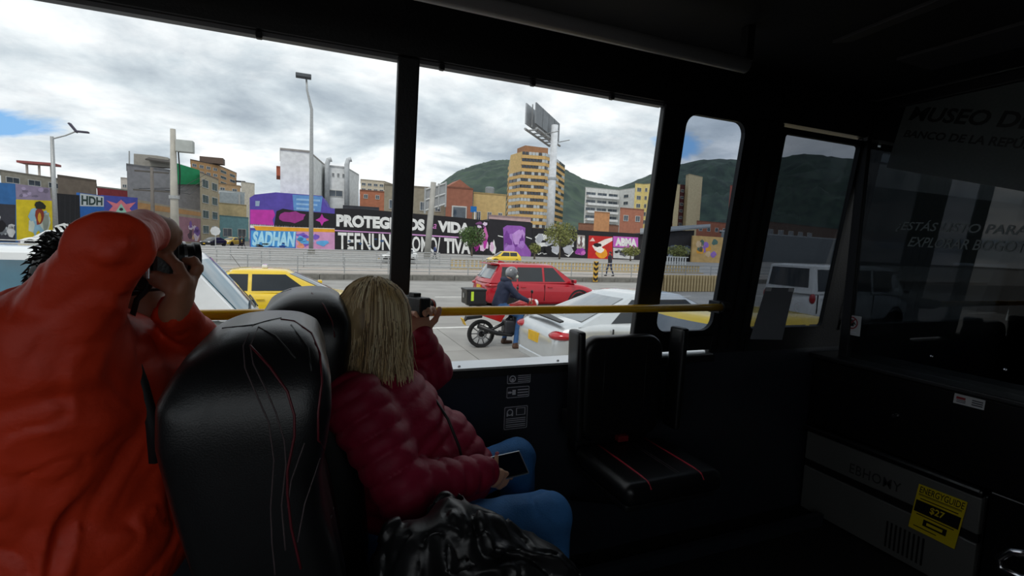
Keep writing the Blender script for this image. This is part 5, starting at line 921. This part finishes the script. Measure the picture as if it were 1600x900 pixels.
t = LW.seg('gate_wall', 'black gated wall between the yellow and blue murals', [(88, 302), (124, 305)], (28, 28, 31), th=.5); LW.patch(t, blob(111, 355, 9, 7, 99, 12, .2), (150, 150, 150), 2)
for k in range(4): LW.patch(t, [(93+k*8, 366-k), (93.6+k*8, 366-k), (93.6+k*8, 306), (93+k*8, 306)], (50, 50, 54), 1, 'gate_seam')
t = LW.seg('mural_wall', 'blue mural wall topped with white outlined letters', [(124, 301), (162, 306)], (36, 96, 170), th=.5); LW.patch(t, [(125, 322), (162, 323), (162, 307), (125, 302)], (190, 196, 196), 1); LW.text(t, 'HDH', [(127, 320), (160, 321), (160, 309), (127, 305)], (44, 64, 60), 2, .04); LW.patch(t, blob(150, 345, 7, 14, 101, 12, .2), (60, 64, 80), 2)
t = LW.seg('mural_wall', 'violet mural wall with a pink star above the orange sleeve', [(162, 305), (215, 309)], (70, 78, 160), th=.5); LW.patch(t, [(165, 335), (176, 322), (166, 313), (182, 318), (189, 312), (197, 319), (212, 316), (202, 326), (212, 336), (190, 334)], (214, 120, 130), 2); LW.patch(t, [(180, 332), (189, 318), (198, 332)], (150, 196, 176), 3); LW.patch(t, blob(189, 327, 3, 2.5, 103, 10, .05), (40, 40, 50), 4)
t = LW.seg('low_shopfront', 'long low beige shopfront with rusty sign band behind the concrete pole', [(215, 312), (278, 324), (314, 329)], (150, 140, 120), 'building', th=6); LW.patch(t, [(215, 326), (314, 338), (314, 332), (215, 316)], (170, 130, 84), 1, 'sign_band'); LW.patch(t, [(279, 377), (313, 378), (313, 342), (279, 338)], (150, 110, 120), 1); splash(LW, t, 280, 342, 312, 377, [(196, 160, 120), (90, 70, 80), (206, 190, 200), (120, 90, 150)], 12, 105, 2)
for k in range(4): LW.patch(t, [(222+k*14, 376), (232+k*14, 376), (232+k*14, 337+k*1.5), (222+k*14, 335+k*1.5)], (96, 100, 104), 1, 'shutter')
# ================================================================ BUILDINGS
m_wglass = M('window_glass', (70, 80, 90), 0.12, var=0.35, scale=0.6, coat=0.5); m_wframe = M('window_frame', (196, 196, 192), 0.6)
WIN = {}
def window_mesh(w, h, fr, gl):
    k = (round(w, 2), round(h, 2), fr.name, gl.name)
    if k not in WIN:
        me = bpy.data.meshes.new('window'); f = min(.12, w*.1); V = []; F = []; mi = []
        o = [(-w/2, -h/2), (w/2, -h/2), (w/2, h/2), (-w/2, h/2)]; i = [(-w/2+f, -h/2+f), (w/2-f, -h/2+f), (w/2-f, h/2-f), (-w/2+f, h/2-f)]
        V = [(a, 0, b) for a, b in o]+[(a, -.12, b) for a, b in o]+[(a, -.12, b) for a, b in i]+[(a, -.04, b) for a, b in i]
        for k2 in range(4): j = (k2+1) % 4; F += [(k2, j, 4+j, 4+k2), (4+k2, 4+j, 8+j, 8+k2), (8+k2, 8+j, 12+j, 12+k2)]; mi += [0]*3
        F.append((12, 13, 14, 15)); mi.append(1); V += [(-.04, -.10, -h/2+f), (.04, -.10, -h/2+f), (.04, -.10, h/2-f), (-.04, -.10, h/2-f)]; F.append((16, 17, 18, 19)); mi.append(0)
        me.from_pydata(V, [], F); me.materials.append(fr); me.materials.append(gl); me.polygons.foreach_set('material_index', mi); me.update(); WIN[k] = me
    return WIN[k]
def facade(t, A, B, z0, z1, rows, cols, fw=.6, fh=.5, fr=None, gl=None, skip=()):
    A = np.array(A, float)[:2]; B = np.array(B, float)[:2]; L = np.linalg.norm(B-A); u = (B-A)/L; n = np.array([u[1], -u[0]]); sgn = 1 if np.dot(CAM[:2]-A, n) > 0 else -1; ang = math.atan2(u[1], u[0]); w0 = wloc(t); me = window_mesh(L/cols*fw, (z1-z0)/rows*fh, fr or m_wframe, gl or m_wglass)
    for r in range(rows):
        for c in range(cols):
            if (r, c) in skip: continue
            p = A+u*L*(c+.5)/cols; o = bpy.data.objects.new('window', me); COL.objects.link(o); o.parent = t; o.location = (p[0]-w0[0], p[1]-w0[1], z0+(z1-z0)*(r+.5)/rows-w0[2]); o.rotation_euler[2] = ang if sgn > 0 else ang+math.pi
def bld(name, label, corners, ytop, rgb, depth=14, win=(), extra=None, base=0.0, roof=None, cat='building'):
    """corners: (px, Y) left to right of the visible facade line; ytop at first corner"""
    z = atY(corners[0][0], ytop, corners[0][1])[2]; P = []
    for px, Y in corners:
        d = ray(px, 330); p = CAM+d*(Y/d[1]); P.append(np.array([p[0], p[1], base]))
    far_ = [P[-1]+unit(np.array([P[-1][0], P[-1][1], 0]))*depth, P[0]+unit(np.array([P[0][0], P[0][1], 0]))*depth]
    for f in far_: f[2] = base
    c = sum(P)/len(P); t = thing(name, label, cat, (c[0], c[1], base)); t['zt'] = 0; del t['zt']
    obj('wall', MB().prism(P+far_, (0, 0, z-base)), PM(rgb), t)
    rf = [p+np.array([0, 0, z-base]) for p in P+far_]; ctr = sum(rf)/len(rf); obj('roof_edge', MB().prism([ctr+(p-ctr)*1.012 for p in rf], (0, 0, .35)), PM(roof or tuple(int(v*.8) for v in rgb)), t)
    for e, rows, cols, zlo, zhi, fw, fh in win: facade(t, P[e], P[e+1], base+(z-base)*zlo, base+(z-base)*zhi, rows, cols, fw, fh)
    if extra: extra(t, P, z)
    return t
# far left
bld('long_building', 'long beige two-storey building behind the far left murals', [(4, 128), (152, 150)], 268, (158, 152, 138), 12, [(0, 1, 5, .80, .97, .62, .6)])
def terrace(t, P, z): 
    for k in range(3): obj('post', MB().box(P[0]+np.array([2.2*k+.5, .8, z+1.6]), (.35, .35, 3.2)), PM((206, 196, 186)), t)
    obj('canopy', MB().box(P[0]+np.array([2.7, 1, z+3.4]), (6.6, 4, .5)), PM((150, 82, 80)), t)
bld('roof_house', 'small house with a red canopy roof behind the lamp post', [(38, 150), (86, 155)], 277, (196, 190, 180), 10, [(0, 1, 2, .88, .98, .5, .6)], terrace)
bld('brown_block', 'brown low block between the lamp post and the grey blank wall', [(92, 106), (152, 112)], 276, (116, 104, 92), 10)
bld('red_shed', 'small red-roofed shed in the gap left of the grey blank wall', [(153, 150), (200, 156)], 293, (150, 60, 66), 10, roof=(150, 150, 140)); bld('white_annex', 'narrow white annex left of the tall grey blank wall', [(190, 172), (202, 172)], 279, (190, 184, 176), 10, [(0, 3, 1, .5, .95, .6, .4)])
def green(t, P, z):
    w = wloc(t); Y = P[1][1]-.3
    G = Wall(P[0][:2], P[1][:2]); obj('green_netting', MB().prism([G.at(a, b, .5) for a, b in ((272, 288), (312, 288), (312, 266), (270, 253))], -G.n*.4), PM((26, 130, 84)), t); obj('rooftop_shack', MB().prism([atY(209, 258, Y+2), atY(268, 262, Y+2), atY(262, 246, Y+2), atY(245, 243, Y+2), atY(209, 240, Y+2)], (0, 3, 0)), PM((150, 146, 138)), t); obj('sheet_roof', MB().prism([atY(227, 250, Y), atY(270, 256, Y), atY(262, 248, Y+4), atY(238, 246, Y+4)], (0, 0, .3)), PM((70, 66, 62)), t); obj('mast', MB().tube([atY(202, 258, Y), atY(202, 236, Y)], .15, 6), m_galv, t)
bld('blank_wall_building', 'tall grey blank-walled building with green netting on its roof', [(200, 132), (313, 142)], 258, (132, 132, 136), 14, extra=green)
bld('beige_block', 'narrow beige four-storey block with square windows at the street corner', [(313, 134), (342, 150)], 270, (170, 158, 132), 14, [(0, 4, 2, .06, .98, .62, .55)], roof=(120, 110, 100))
bld('shop', 'small teal corner shop left of the violet hall', [(343, 152), (388, 160)], 338, (110, 150, 156), 8, [(0, 1, 2, .1, .6, .6, .7)]); bld('cream_house', 'low cream house behind the billboard at the corner', [(340, 165), (385, 170)], 318, (186, 168, 128), 8); 
def hoarding(t, P, z): pass
t = bld('corner_billboard', 'white framed billboard panel above the corner shop', [(341, 178), (383, 182)], 298, (206, 210, 210), .6, base=14.0, cat='billboard')
for k in range(2): c = atY(350+k*24, 320, 180); obj('leg', MB().box((c[0], 180.4, 7.2), (.5, .5, 14.4)), m_galv, t)
P_ = [atY(343, 320, 177.6), atY(382, 321, 181.4), atY(382, 302, 181.4), atY(343, 300, 177.6)]; obj('panel_face', MB().prism(P_, (0, -.2, 0)), PM((150, 160, 166)), t)
def balc(t, P, z):
    for k in range(6): zz = z*.45+k*z*.085; obj('balcony', MB().box(P[-1]+np.array([-.5, -.6, zz]), (9, 3, .6)), PM((66, 64, 70)), t)
    obj('penthouse', MB().box((P[0]+P[1])/2+np.array([2, 6, z+1.8]), (9, 6, 2.6)), PM((96, 80, 70)), t)
bld('apartment_tower', 'far brown and tan apartment tower with stacked dark balconies at the left', [(299, 250), (342, 262), (370, 290)], 250, (176, 138, 96), 16, [(0, 7, 4, .4, .98, .6, .5), (1, 7, 2, .4, .98, .6, .5)], balc, roof=(70, 62, 60)); bld('low_tan_house', 'tan flat-roofed house below the far brown tower', [(338, 200), (376, 205)], 287, (176, 146, 110), 10, [(0, 1, 2, .85, .97, .4, .6)]); bld('pale_house', 'pale house behind the corner billboard', [(377, 226), (398, 230)], 285, (206, 200, 186), 10)
# tall white building with two flues
def flues(t, P, z):
    for px in (511, 542): 
        Y = P[1][1]-.6; a = atY(px, 332, Y); b = atY(px, 257, Y); b2 = atY(px+2, 250, Y); c = atY(px+7, 249, Y); obj('flue', MB().tube([a, b, b2, c], .55, 10), PM((190, 194, 196)), t, smooth=True)
bld('white_slab_building', 'tall blank white building behind the violet hall', [(438, 104), (483, 104), (508, 122)], 234, (228, 230, 228), 16, roof=(150, 146, 140))
bld('white_flue_building', 'white building with two curved roof flues and dark windows', [(508, 118), (540, 118), (560, 130)], 260, (222, 224, 224), 12, [(0, 2, 1, .30, .80, .72, .34), (0, 1, 4, .86, .95, .4, .5)], flues); bld('orange_stub', 'small orange brick stub at the left edge of the tall white building', [(432, 112), (440, 112)], 262, (176, 96, 70), 8, base=14)
bld('brick_row', 'low orange brick house left of the window pillar', [(562, 146), (616, 146)], 298, (176, 112, 84), 12, [(0, 1, 3, .84, .97, .35, .6)], roof=(130, 84, 64)); bld('far_apartments', 'far cream apartment block above the brick house left of the pillar', [(563, 220), (600, 220), (614, 230)], 281, (196, 186, 166), 14, [(0, 3, 4, .72, .98, .7, .5), (1, 3, 2, .72, .98, .4, .4)]); bld('hall_roof', 'dark gabled roof behind the black lettered wall', [(536, 112), (592, 112)], 323, (70, 72, 78), 8)
# right of the pillar
bld('beige_wall_house', 'plain weathered beige house right of the window pillar', [(600, 112), (695, 112)], 289, (150, 142, 124), 12, [(0, 1, 4, .62, .80, .4, .8)]); 
def gable(t, P, z):
    a, b = P[0], P[1]; m = (a+b)/2; obj('gable', MB().prism([a+np.array([0, 0, z]), b+np.array([0, 0, z]), m+np.array([0, 0, z+2.0])], (0, 6, 0)), PM((152, 98, 78)), t); obj('wide_window', MB().box(m+np.array([0, -.1, z*.62]), (3.4, .3, 3.0)), m_wframe, t); obj('window_mosaic', MB().box(m+np.array([0, -.3, z*.62]), (2.8, .2, 2.4)), m_wglass, t)
bld('brick_gable_house', 'red brick gable house with one square window behind the wall', [(696, 108), (738, 108)], 293, (152, 98, 78), 12, extra=gable); bld('sand_house', 'sand coloured house with a small rooftop tank behind the wall', [(739, 112), (790, 112)], 302, (196, 170, 116), 12, [(0, 1, 3, .52, .72, .4, .8)], lambda t, P, z: obj('water_tank', MB().lathe(P[0]+np.array([5, 3, z]), [(1.1, 0), (1.1, 1.8), (.9, 2.1), (.2, 2.2)], 14), PM((130, 136, 140)), t)); bld('pink_roof_shed', 'low shed with a faded pink roof behind the violet figure', [(764, 101), (830, 101)], 338, (196, 166, 164), 8)
# yellow banded tower
def tower():
    C = [(794, 190), (812, 180), (848, 178), (860, 182), (879, 200)]; z = atY(812, 236, 180)[2]; P = []
    for px, Y in C: d = ray(px, 330); p = CAM+d*(Y/d[1]); P.append(np.array([p[0], p[1], 0.0]))
    bk = [P[-1]+np.array([8, 22, 0]), P[0]+np.array([8, 22, 0])]; c = sum(P)/len(P); t = thing('banded_tower', 'tall tan apartment tower with ribbon windows behind the billboard mast', 'building', c); nf = 15; fh = z/nf; ctr = sum(P+bk)/7
    obj('core', MB().prism([ctr+(p-ctr)*.985 for p in P+bk], (0, 0, z)), PM((206, 176, 120)), t)
    bm_ = None
    for k in range(nf):
        Q = [ctr+(p-ctr)*1.015 for p in (P if k < nf-3 else P[1:])+bk]; Q = [p+np.array([0, 0, k*fh+fh*.0]) for p in Q]; obj('floor_band', MB().prism(Q, (0, 0, fh*.50)), PM((208, 170, 108)), t)
    gd = [M('ribbon_dark', (58, 62, 70), .15, var=.3, coat=.4), M('ribbon_pale', (186, 192, 194), .3, var=.1)]; r = random.Random(4)
    for e, cols in ((0, 3), (1, 7), (2, 3), (3, 4)):
        A, B = P[e], P[e+1]; L = np.linalg.norm(B-A); u = (B-A)/L; n = np.array([u[1], -u[0], 0]); n = n if np.dot(CAM-A, n) > 0 else -n
        for k in range(nf):
            if e == 0 and k > nf-4: continue
            for q in range(cols):
                p = A+u*L*(q+.5)/cols+n*.05; p[2] = (k+.75)*fh; key = ('rib', e, r.random() < .55)
                if key not in WIN: o = obj('window', MB().box((0, 0, 0), (L/cols*.86, .3, fh*.46)), gd[0 if key[2] else 1], t, world=False); WIN[key] = o; o.location = tuple(p-c); o.rotation_euler[2] = math.atan2(u[1], u[0])
                else: share(WIN[key], p-c, t, math.atan2(u[1], u[0]))
    obj('plant_room', MB().box((P[1]+P[2])/2+np.array([3, 8, z+1.5]), (10, 8, 3)), PM((150, 110, 80)), t)
tower()
# billboard mast
def mast():
    Y = 120.0; b = atY(858, 352, Y); tp = atY(868, 208, Y); x = (b[0]+tp[0])/2; t = thing('billboard_mast', 'tall white mast carrying a big blank grey billboard in front of the tan tower', 'billboard', (x, Y, 0)); zt = tp[2]
    obj('mast', MB().tube([(x, Y, 0), (x, Y, zt*.55), (x, Y, zt+2)], [1.15, 1.0, .9], 14), PM((214, 218, 222)), t, smooth=True); obj('mast_collar', MB().lathe((x, Y, zt*.62), [(1.2, 0), (1.2, .5), (1.0, .6)], 14), PM((170, 176, 180)), t)
    a = atY(834, 222, Y-7); a2 = atY(834, 195, Y-7); e2 = atY(873, 163, Y+9); e = atY(873, 196, Y+9); z0 = (a[2]+e[2])/2; z1 = (a2[2]+e2[2])/2; pa, pe = np.array([a[0], a[1], 0]), np.array([e[0], e[1], 0]); u = unit(pe-pa); n = np.array([u[1], -u[0], 0])
    Z = lambda p, z: np.array([p[0], p[1], z]); obj('panel', MB().prism([Z(pa, z0), Z(pe, z0), Z(pe, z1), Z(pa, z1)], n*.3), PM((128, 132, 136)), t); obj('back_panel', MB().prism([Z(pa, z0)-n*2.2, Z(pe, z0)-n*2.2, Z(pe, z1)-n*2.2, Z(pa, z1)-n*2.2], -n*.3), PM((170, 174, 178)), t)
    L = np.linalg.norm(pe-pa)
    for k in range(8): p = pa+u*L*(k+.5)/8; obj('rib', MB().tube([Z(p, z0-.5)-n*1.1, Z(p, z1)-n*1.1], .16, 5), m_galv, t)
    for k in range(1, 4): p = pa+u*L*k/4; obj('panel_seam', MB().box(Z(p, (z0+z1)/2)+n*.32, (.12, .12, z1-z0), rz=math.atan2(u[1], u[0])), PM((104, 108, 112)), t)
    for s in (.6, -2.4): obj('catwalk_beam', MB().tube([Z(pa, z0-1.2)+n*s, Z(pe, z0-1.2)+n*s], .3, 6), m_galv, t)
    for k in range(6): p = pa+u*L*(k+.5)/6; obj('cross_beam', MB().tube([Z(p, z0-1.2)+n*.8, Z(p, z0-1.2)-n*2.6], .22, 5), m_galv, t)
    for k in range(2): p = pa+u*L*(.3+.5*k); obj('lamp_arm', MB().tube([Z(p, z0-1.2)+n*.6, Z(p, z0-.6)+n*4.5], .12, 5), m_galv, t)
mast()
bld('white_balcony_block', 'white apartment block with long balconies below the mountain', [(913, 190), (965, 190), (990, 178)], 293, (206, 208, 206), 16, [(0, 6, 3, .25, .97, .86, .5), (1, 6, 1, .3, .95, .3, .5)], lambda t, P, z: [obj('balcony', MB().box((P[0]+P[1])/2+np.array([0, -.8, z*(.25+.12*k)+.6]), (np.linalg.norm(P[1]-P[0])*.92, 1.8, 1.0)), PM((226, 228, 228)), t) for k in range(6)])
bld('cream_tower', 'cream apartment tower beside the wide window pillar', [(990, 210), (1003, 210), (1022, 204)], 287, (214, 196, 130), 14, [(0, 5, 1, .4, .98, .5, .5), (1, 5, 2, .4, .98, .4, .5)])
bld('orange_house', 'bright orange rendered house stub above the black mural wall', [(929, 120), (953, 120)], 332, (196, 142, 98), 8); bld('brick_house', 'brick house with one white window right of the orange house', [(969, 118), (1006, 118)], 326, (166, 108, 86), 10, [(0, 1, 2, .72, .9, .4, .7)]); bld('brick_wall_house', 'low brown brick house at the foot of the white block', [(905, 134), (968, 134)], 350, (150, 110, 90), 8)
bld('maroon_block', 'dark maroon apartment block left of the pale slab tower, through tinted glass', [(1042, 205), (1058, 205)], 287, (110, 60, 62), 14, [(0, 6, 2, .3, .97, .6, .4)]); bld('pale_slab_tower', 'tall pale slab tower seen through the small tinted window', [(1068, 200), (1073, 196), (1094, 200)], 274, (200, 184, 146), 12); bld('pale_slab_annex', 'narrow pale slab beside the tall pale tower', [(1052, 198), (1060, 198)], 288, (206, 188, 146), 10); bld('maroon_stair', 'dark maroon stair shaft between the two pale slabs', [(1060, 202), (1068, 202)], 289, (90, 50, 50), 8, [(0, 7, 1, .3, .97, .6, .4)])
bld('terracotta_block', 'terracotta building at the right edge of the small tinted window', [(1138, 190), (1160, 190)], 290, (150, 82, 70), 12); bld('low_brick_terrace', 'low brick terrace to the right of the pale slab tower', [(1090, 150), (1140, 152)], 346, (150, 92, 70), 10, [(0, 1, 4, .7, .9, .4, .6)]); bld('dark_row', 'dark low row of houses beyond the front tinted pane', [(1180, 130), (1275, 140), (1420, 160)], 345, (96, 78, 68), 12, [(0, 2, 6, .3, .9, .5, .5)])
bld('grey_hangar', 'long grey hangar roofline beyond the front tinted pane', [(1130, 100), (1500, 120)], 362, (110, 116, 120), 12, roof=(150, 154, 158))
# ================================================================ LAMP POSTS, SIGNS, POLES
def pole(label, px, ybase, ytop, r, name='lamp_post', cat='lamp post', z=0.0, Y=None):
    b = atZ(px, ybase, z) if Y is None else np.array([atY(px, ybase, Y)[0], Y, 0]); d = ray(px, ytop); top = CAM[2]+d[2]*(b[1]/d[1]); t = thing(name, label, cat, b); return t, b, top
t, b, z = pole('slim lamp post with a bent twin head at the far left', 88, 380, 214, .2); P = lambda x, e: np.array([b[0]+x, b[1], e]); obj('pole', MB().tube([P(0, 0), P(0, z)], [.32, .2], 8), m_galv, t, smooth=True); obj('arm', MB().tube([P(0, z-.3), P(1.4, z+.3), P(2.4, z+.9)], .09, 6), m_galv, t); obj('lamp_head', MB().hexa([P(1.6, z+1.9), P(2.4, z+.8), P(2.5, z+1.0), P(1.8, z+2.0)]+[P(1.6, z+1.9)+(0, .7, 0), P(2.4, z+.8)+(0, .7, 0), P(2.5, z+1.0)+(0, .7, 0), P(1.8, z+2.0)+(0, .7, 0)]), PM((70, 66, 80)), t); obj('lamp_head', MB().box(P(3.1, z+.95), (1.4, .6, .2)), PM((70, 66, 80)), t)
t, b, z = pole('tall lamp post with a flat solar panel head rising into the sky', 486, 398, 122, .2); P = lambda x, e: np.array([b[0]+x, b[1], e]); obj('pole', MB().tube([P(0, 0), P(0, z*.5), P(0, z-3.6), P(-.5, z-1.5), P(-.6, z)], [.27, .22, .17, .12, .10], 8), m_galv, t, smooth=True); obj('lamp_head', MB().box(P(-.9, z+.1), (1.7, 1.0, .4)), PM((84, 88, 92)), t, bevel=.05); obj('base', MB().box(P(0, .3), (.9, .9, .6)), m_kerb, t)
t, b, z = pole('thick concrete pole with a grey box near its top, behind the orange sleeve', 274, 398, 202, .3, 'utility_pole', 'pole'); P = lambda x, e: np.array([b[0]+x, b[1], e]); obj('pole', MB().tube([P(0, 0), P(0, z)], [.4, .22], 10), PM((176, 172, 162)), t, smooth=True); obj('cabinet_box', MB().box(P(.95, z-1.5), (1.4, .9, 1.1)), PM((176, 180, 176)), t, bevel=.05); obj('band', MB().lathe(P(0, z*.45), [(.44, 0), (.44, .3)], 10), m_galv, t); obj('conduit', MB().tube([P(.4, z-2), P(.5, z-4), P(.42, z-6)], .06, 5), m_dark, t)
t, b, z = pole('wooden power pole with crossarms and transformer in front of the blank wall', 240, 384, 262, .2, 'power_pole', 'pole'); P = lambda x, e: np.array([b[0]+x, b[1], e]); obj('pole', MB().tube([P(0, 0), P(0, z)], [.3, .2], 8), PM((110, 104, 98)), t, smooth=True)
for k, (dz, w) in enumerate(((.6, 4.0), (3.2, 4.4), (12, 3.0), (13, 3.4))): obj('crossarm', MB().box(P(0, z-dz), (w, .2, .22)), PM((84, 80, 76)), t)
obj('transformer', MB().lathe(P(.8, z-13.6), [(.5, 0), (.55, .2), (.55, 1.2), (.3, 1.4)], 12), PM((90, 92, 94)), t)
for k in range(3):
    a = P(-1.5+1.5*k, z-3); e = atY(322, 272+7*k, 130); m = (a+e)/2-np.array([0, 0, 1.5]); tag(obj('power_line', MB().tube([a, m, e], .05, 4), m_dark), ('upper', 'middle', 'lowest')[k]+' sagging power line from the wooden pole to the corner', 'cable')
t, b, z = pole('galvanised pole carrying a sign frame right of the window pillar', 667, 404, 284, .2, 'sign_gantry', 'sign'); P = lambda x, e: np.array([b[0]+x, b[1], e]); obj('pole', MB().tube([P(0, 0), P(.6, z)], [.42, .34], 10), PM((166, 164, 158)), t, smooth=True)
for dz in (0, 1.3, 2.6): obj('frame_rail', MB().tube([P(-.4, z-3.6+dz), P(2.2, z-2.6+dz)], .14, 6), m_galv, t)
for dx in (-.4, .4, 1.3, 2.2): obj('frame_upright', MB().tube([P(dx, z-3.8+dx*.38), P(dx, z-.6+dx*.38)], .14, 6), m_galv, t)
obj('panel', MB().hexa([P(-.3, z-3.4), P(2.1, z-2.6), P(2.1, z-2.6)+(0, .1, 0), P(-.3, z-3.4)+(0, .1, 0), P(-.3, z-1.0), P(2.1, z-.2), P(2.1, z-.2)+(0, .1, 0), P(-.3, z-1.0)+(0, .1, 0)]), PM((150, 152, 154)), t)
t, b, z = pole('pale octagonal back of a road sign in front of the black gate', 102, 384, 352, .1, 'road_sign', 'sign'); obj('pole', MB().tube([b, b+np.array([0, 0, z])], .07, 6), m_galv, t); obj('plate', MB().lathe(b+np.array([0, -.1, z-.9]), [(1.15, 0), (1.15, .08)], 8, 'y'), PM((206, 208, 206)), t)
t, b, z = pole('small white road sign by the dark parked car', 337, 390, 355, .1, 'road_sign', 'sign'); obj('pole', MB().tube([b, b+np.array([0, 0, z])], .07, 6), m_galv, t); obj('plate', MB().lathe(b+np.array([0, -.1, z-.5]), [(.6, 0), (.6, .06)], 8, 'y'), PM((196, 198, 198)), t)
b = atY(740, 327, 100); t = thing('rooftop_sign', 'small blue sign on a stalk above the black wall', 'sign', (b[0], 100, 0)); obj('plate', MB().box((b[0], 100, b[2]), (1.3, .1, 1.2)), PM((30, 110, 180)), t); obj('stalk', MB().tube([(b[0]+.3, 100, b[2]-.5), (b[0]+.3, 100, 0)], .15, 6), PM((220, 220, 220)), t)
# ================================================================ TREES
m_leaf = [M('leaf_a', (58, 84, 44), .7, rgb2=(96, 120, 66), scale=3), M('leaf_b', (104, 112, 56), .7, rgb2=(140, 140, 80), scale=3)]; m_bark = M('bark', (110, 100, 86), .9)
def tree(label, px, ybase, ytop, w, n, lm, name='tree', cat='tree', seed=1):
    b = atZ(px, ybase, 0); d = ray(px, ytop); h = CAM[2]+d[2]*(b[1]/d[1]); t = thing(name, label, cat, b); r = random.Random(seed); H = lambda a: b+np.array([r.uniform(-.1, .1)*a, r.uniform(-.1, .1)*a, h*a])
    tr = [b, H(.25), H(.45), H(.62)]; obj('trunk', MB().tube(tr, [.16, .13, .1, .06], 7), m_bark, t, smooth=True)
    for k in range(5): a = r.uniform(0, 6.28); obj('branch', MB().tube([tr[2], tr[3]+np.array([math.cos(a)*w*.25, math.sin(a)*w*.25, h*.08]), tr[3]+np.array([math.cos(a)*w*.42, math.sin(a)*w*.42, h*.2])], [.06, .04, .02], 5), m_bark, t)
    mb = MB()
    for k in range(n):
        a = r.uniform(0, 6.28); e = r.uniform(-1, 1); q = (r.random())**.45; c = b+np.array([math.cos(a)*math.sqrt(1-e*e)*w*.5*q, math.sin(a)*math.sqrt(1-e*e)*w*.5*q, h*.66+e*h*.34*q]); s = r.uniform(.10, .26); x = unit((r.gauss(0, 1), r.gauss(0, 1), r.gauss(0, 1))); y = unit(np.cross(x, (r.gauss(0, 1), r.gauss(0, 1), r.gauss(0, 1)))); mb.add([c-x*s, c+y*s*.5, c+x*s, c-y*s*.5], [(0, 1, 2, 3)])
    stuff(obj('foliage', mb, m_leaf[lm], t)); return t
tree('small leafy street tree in front of the word on the black wall', 737, 402, 353, 4.4, 1400, 0, seed=1); tree('loose olive street tree in front of the pale sketched figures', 874, 405, 346, 6.0, 1800, 1, seed=2); tree('rounded olive bush beside the wide window pillar', 985, 408, 384, 3.4, 700, 1, 'bush', 'bush', 3); tree('low olive bush in front of the white pickets through tinted glass', 1058, 412, 383, 4.2, 800, 1, 'bush', 'bush', 4); tree('small shrub at the left foot of the pale figures', 835, 405, 379, 2.0, 400, 1, 'bush', 'bush', 5)
# ================================================================ MOUNTAINS
def mountain(name, label, ridge, dist, near, rgb, rgb2, seed):  # rgb, rgb2: forest green with a bluish cast painted in for distance haze
    r = random.Random(seed); nx, ny = 150, 40; x0, x1 = ridge[0][0], ridge[-1][0]; V = []; xs = [a for a, _ in ridge]; ys = [b for _, b in ridge]
    for j in range(ny):
        f = j/(ny-1)
        for i in range(nx):
            px = x0+(x1-x0)*i/(nx-1); py = float(np.interp(px, xs, ys)); D = near+(dist-near)*f; d = ray(px, py); hd = math.hypot(d[0], d[1]); zt = CAM[2]+d[2]/hd*dist; p = CAM[:2]+d[:2]/hd*D
            n = vnoise(np.array([[p[0]*.012+seed, p[1]*.012, 0.5]]))[0]*.5+vnoise(np.array([[p[0]*.05, p[1]*.05+seed, 1.5]]))[0]*.25+vnoise(np.array([[p[0]*.16, p[1]*.16+seed, 2.5]]))[0]*.10
            V.append((p[0], p[1], max(-3, zt*(f**.85)+(n*zt*.22*math.sin(math.pi*min(1, f*1.02)))+(r.uniform(0, 1)*zt*.012 if f > .7 else 0))))
    for i in range(nx): p = V[(ny-1)*nx+i]; q = np.array(p[:2]); q = q/np.linalg.norm(q)*(dist+250); V.append((q[0], q[1], -3))
    F = [(j*nx+i, j*nx+i+1, (j+1)*nx+i+1, (j+1)*nx+i) for j in range(ny) for i in range(nx-1)]
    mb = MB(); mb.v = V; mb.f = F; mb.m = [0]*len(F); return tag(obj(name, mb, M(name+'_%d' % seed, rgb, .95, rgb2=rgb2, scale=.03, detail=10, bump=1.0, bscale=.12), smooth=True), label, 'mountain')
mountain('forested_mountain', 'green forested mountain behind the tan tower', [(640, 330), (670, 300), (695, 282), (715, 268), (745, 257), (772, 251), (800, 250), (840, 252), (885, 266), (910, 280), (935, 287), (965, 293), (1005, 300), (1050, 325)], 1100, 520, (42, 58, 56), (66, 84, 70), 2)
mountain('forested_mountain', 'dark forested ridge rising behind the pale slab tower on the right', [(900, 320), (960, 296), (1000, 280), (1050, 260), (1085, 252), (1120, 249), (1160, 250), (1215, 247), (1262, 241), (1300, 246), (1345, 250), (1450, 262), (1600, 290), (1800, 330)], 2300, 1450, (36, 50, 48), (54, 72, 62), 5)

# ================================================================ groups of repeats
GROUPS = {'wall_sticker': 'notices on the wall under the window', 'taxi': 'yellow taxis', 'car': 'private cars', 'van': 'white vans', 'mural_wall': 'painted street walls', 'street_railing': 'street railings', 'picket_fence': 'picket fences', 'power_line': 'power lines', 'lamp_post': 'street lamps', 'road_sign': 'road signs', 'tree': 'street trees', 'bush': 'street bushes', 'forested_mountain': 'forested mountains', 'ceiling_strip': 'grey strips on the ceiling'}
for o in COL.objects:
    if o.parent is None and 'label' in o and 'group' not in o:
        g = GROUPS.get(o.name.split('.')[0])
        if g: o['group'] = g
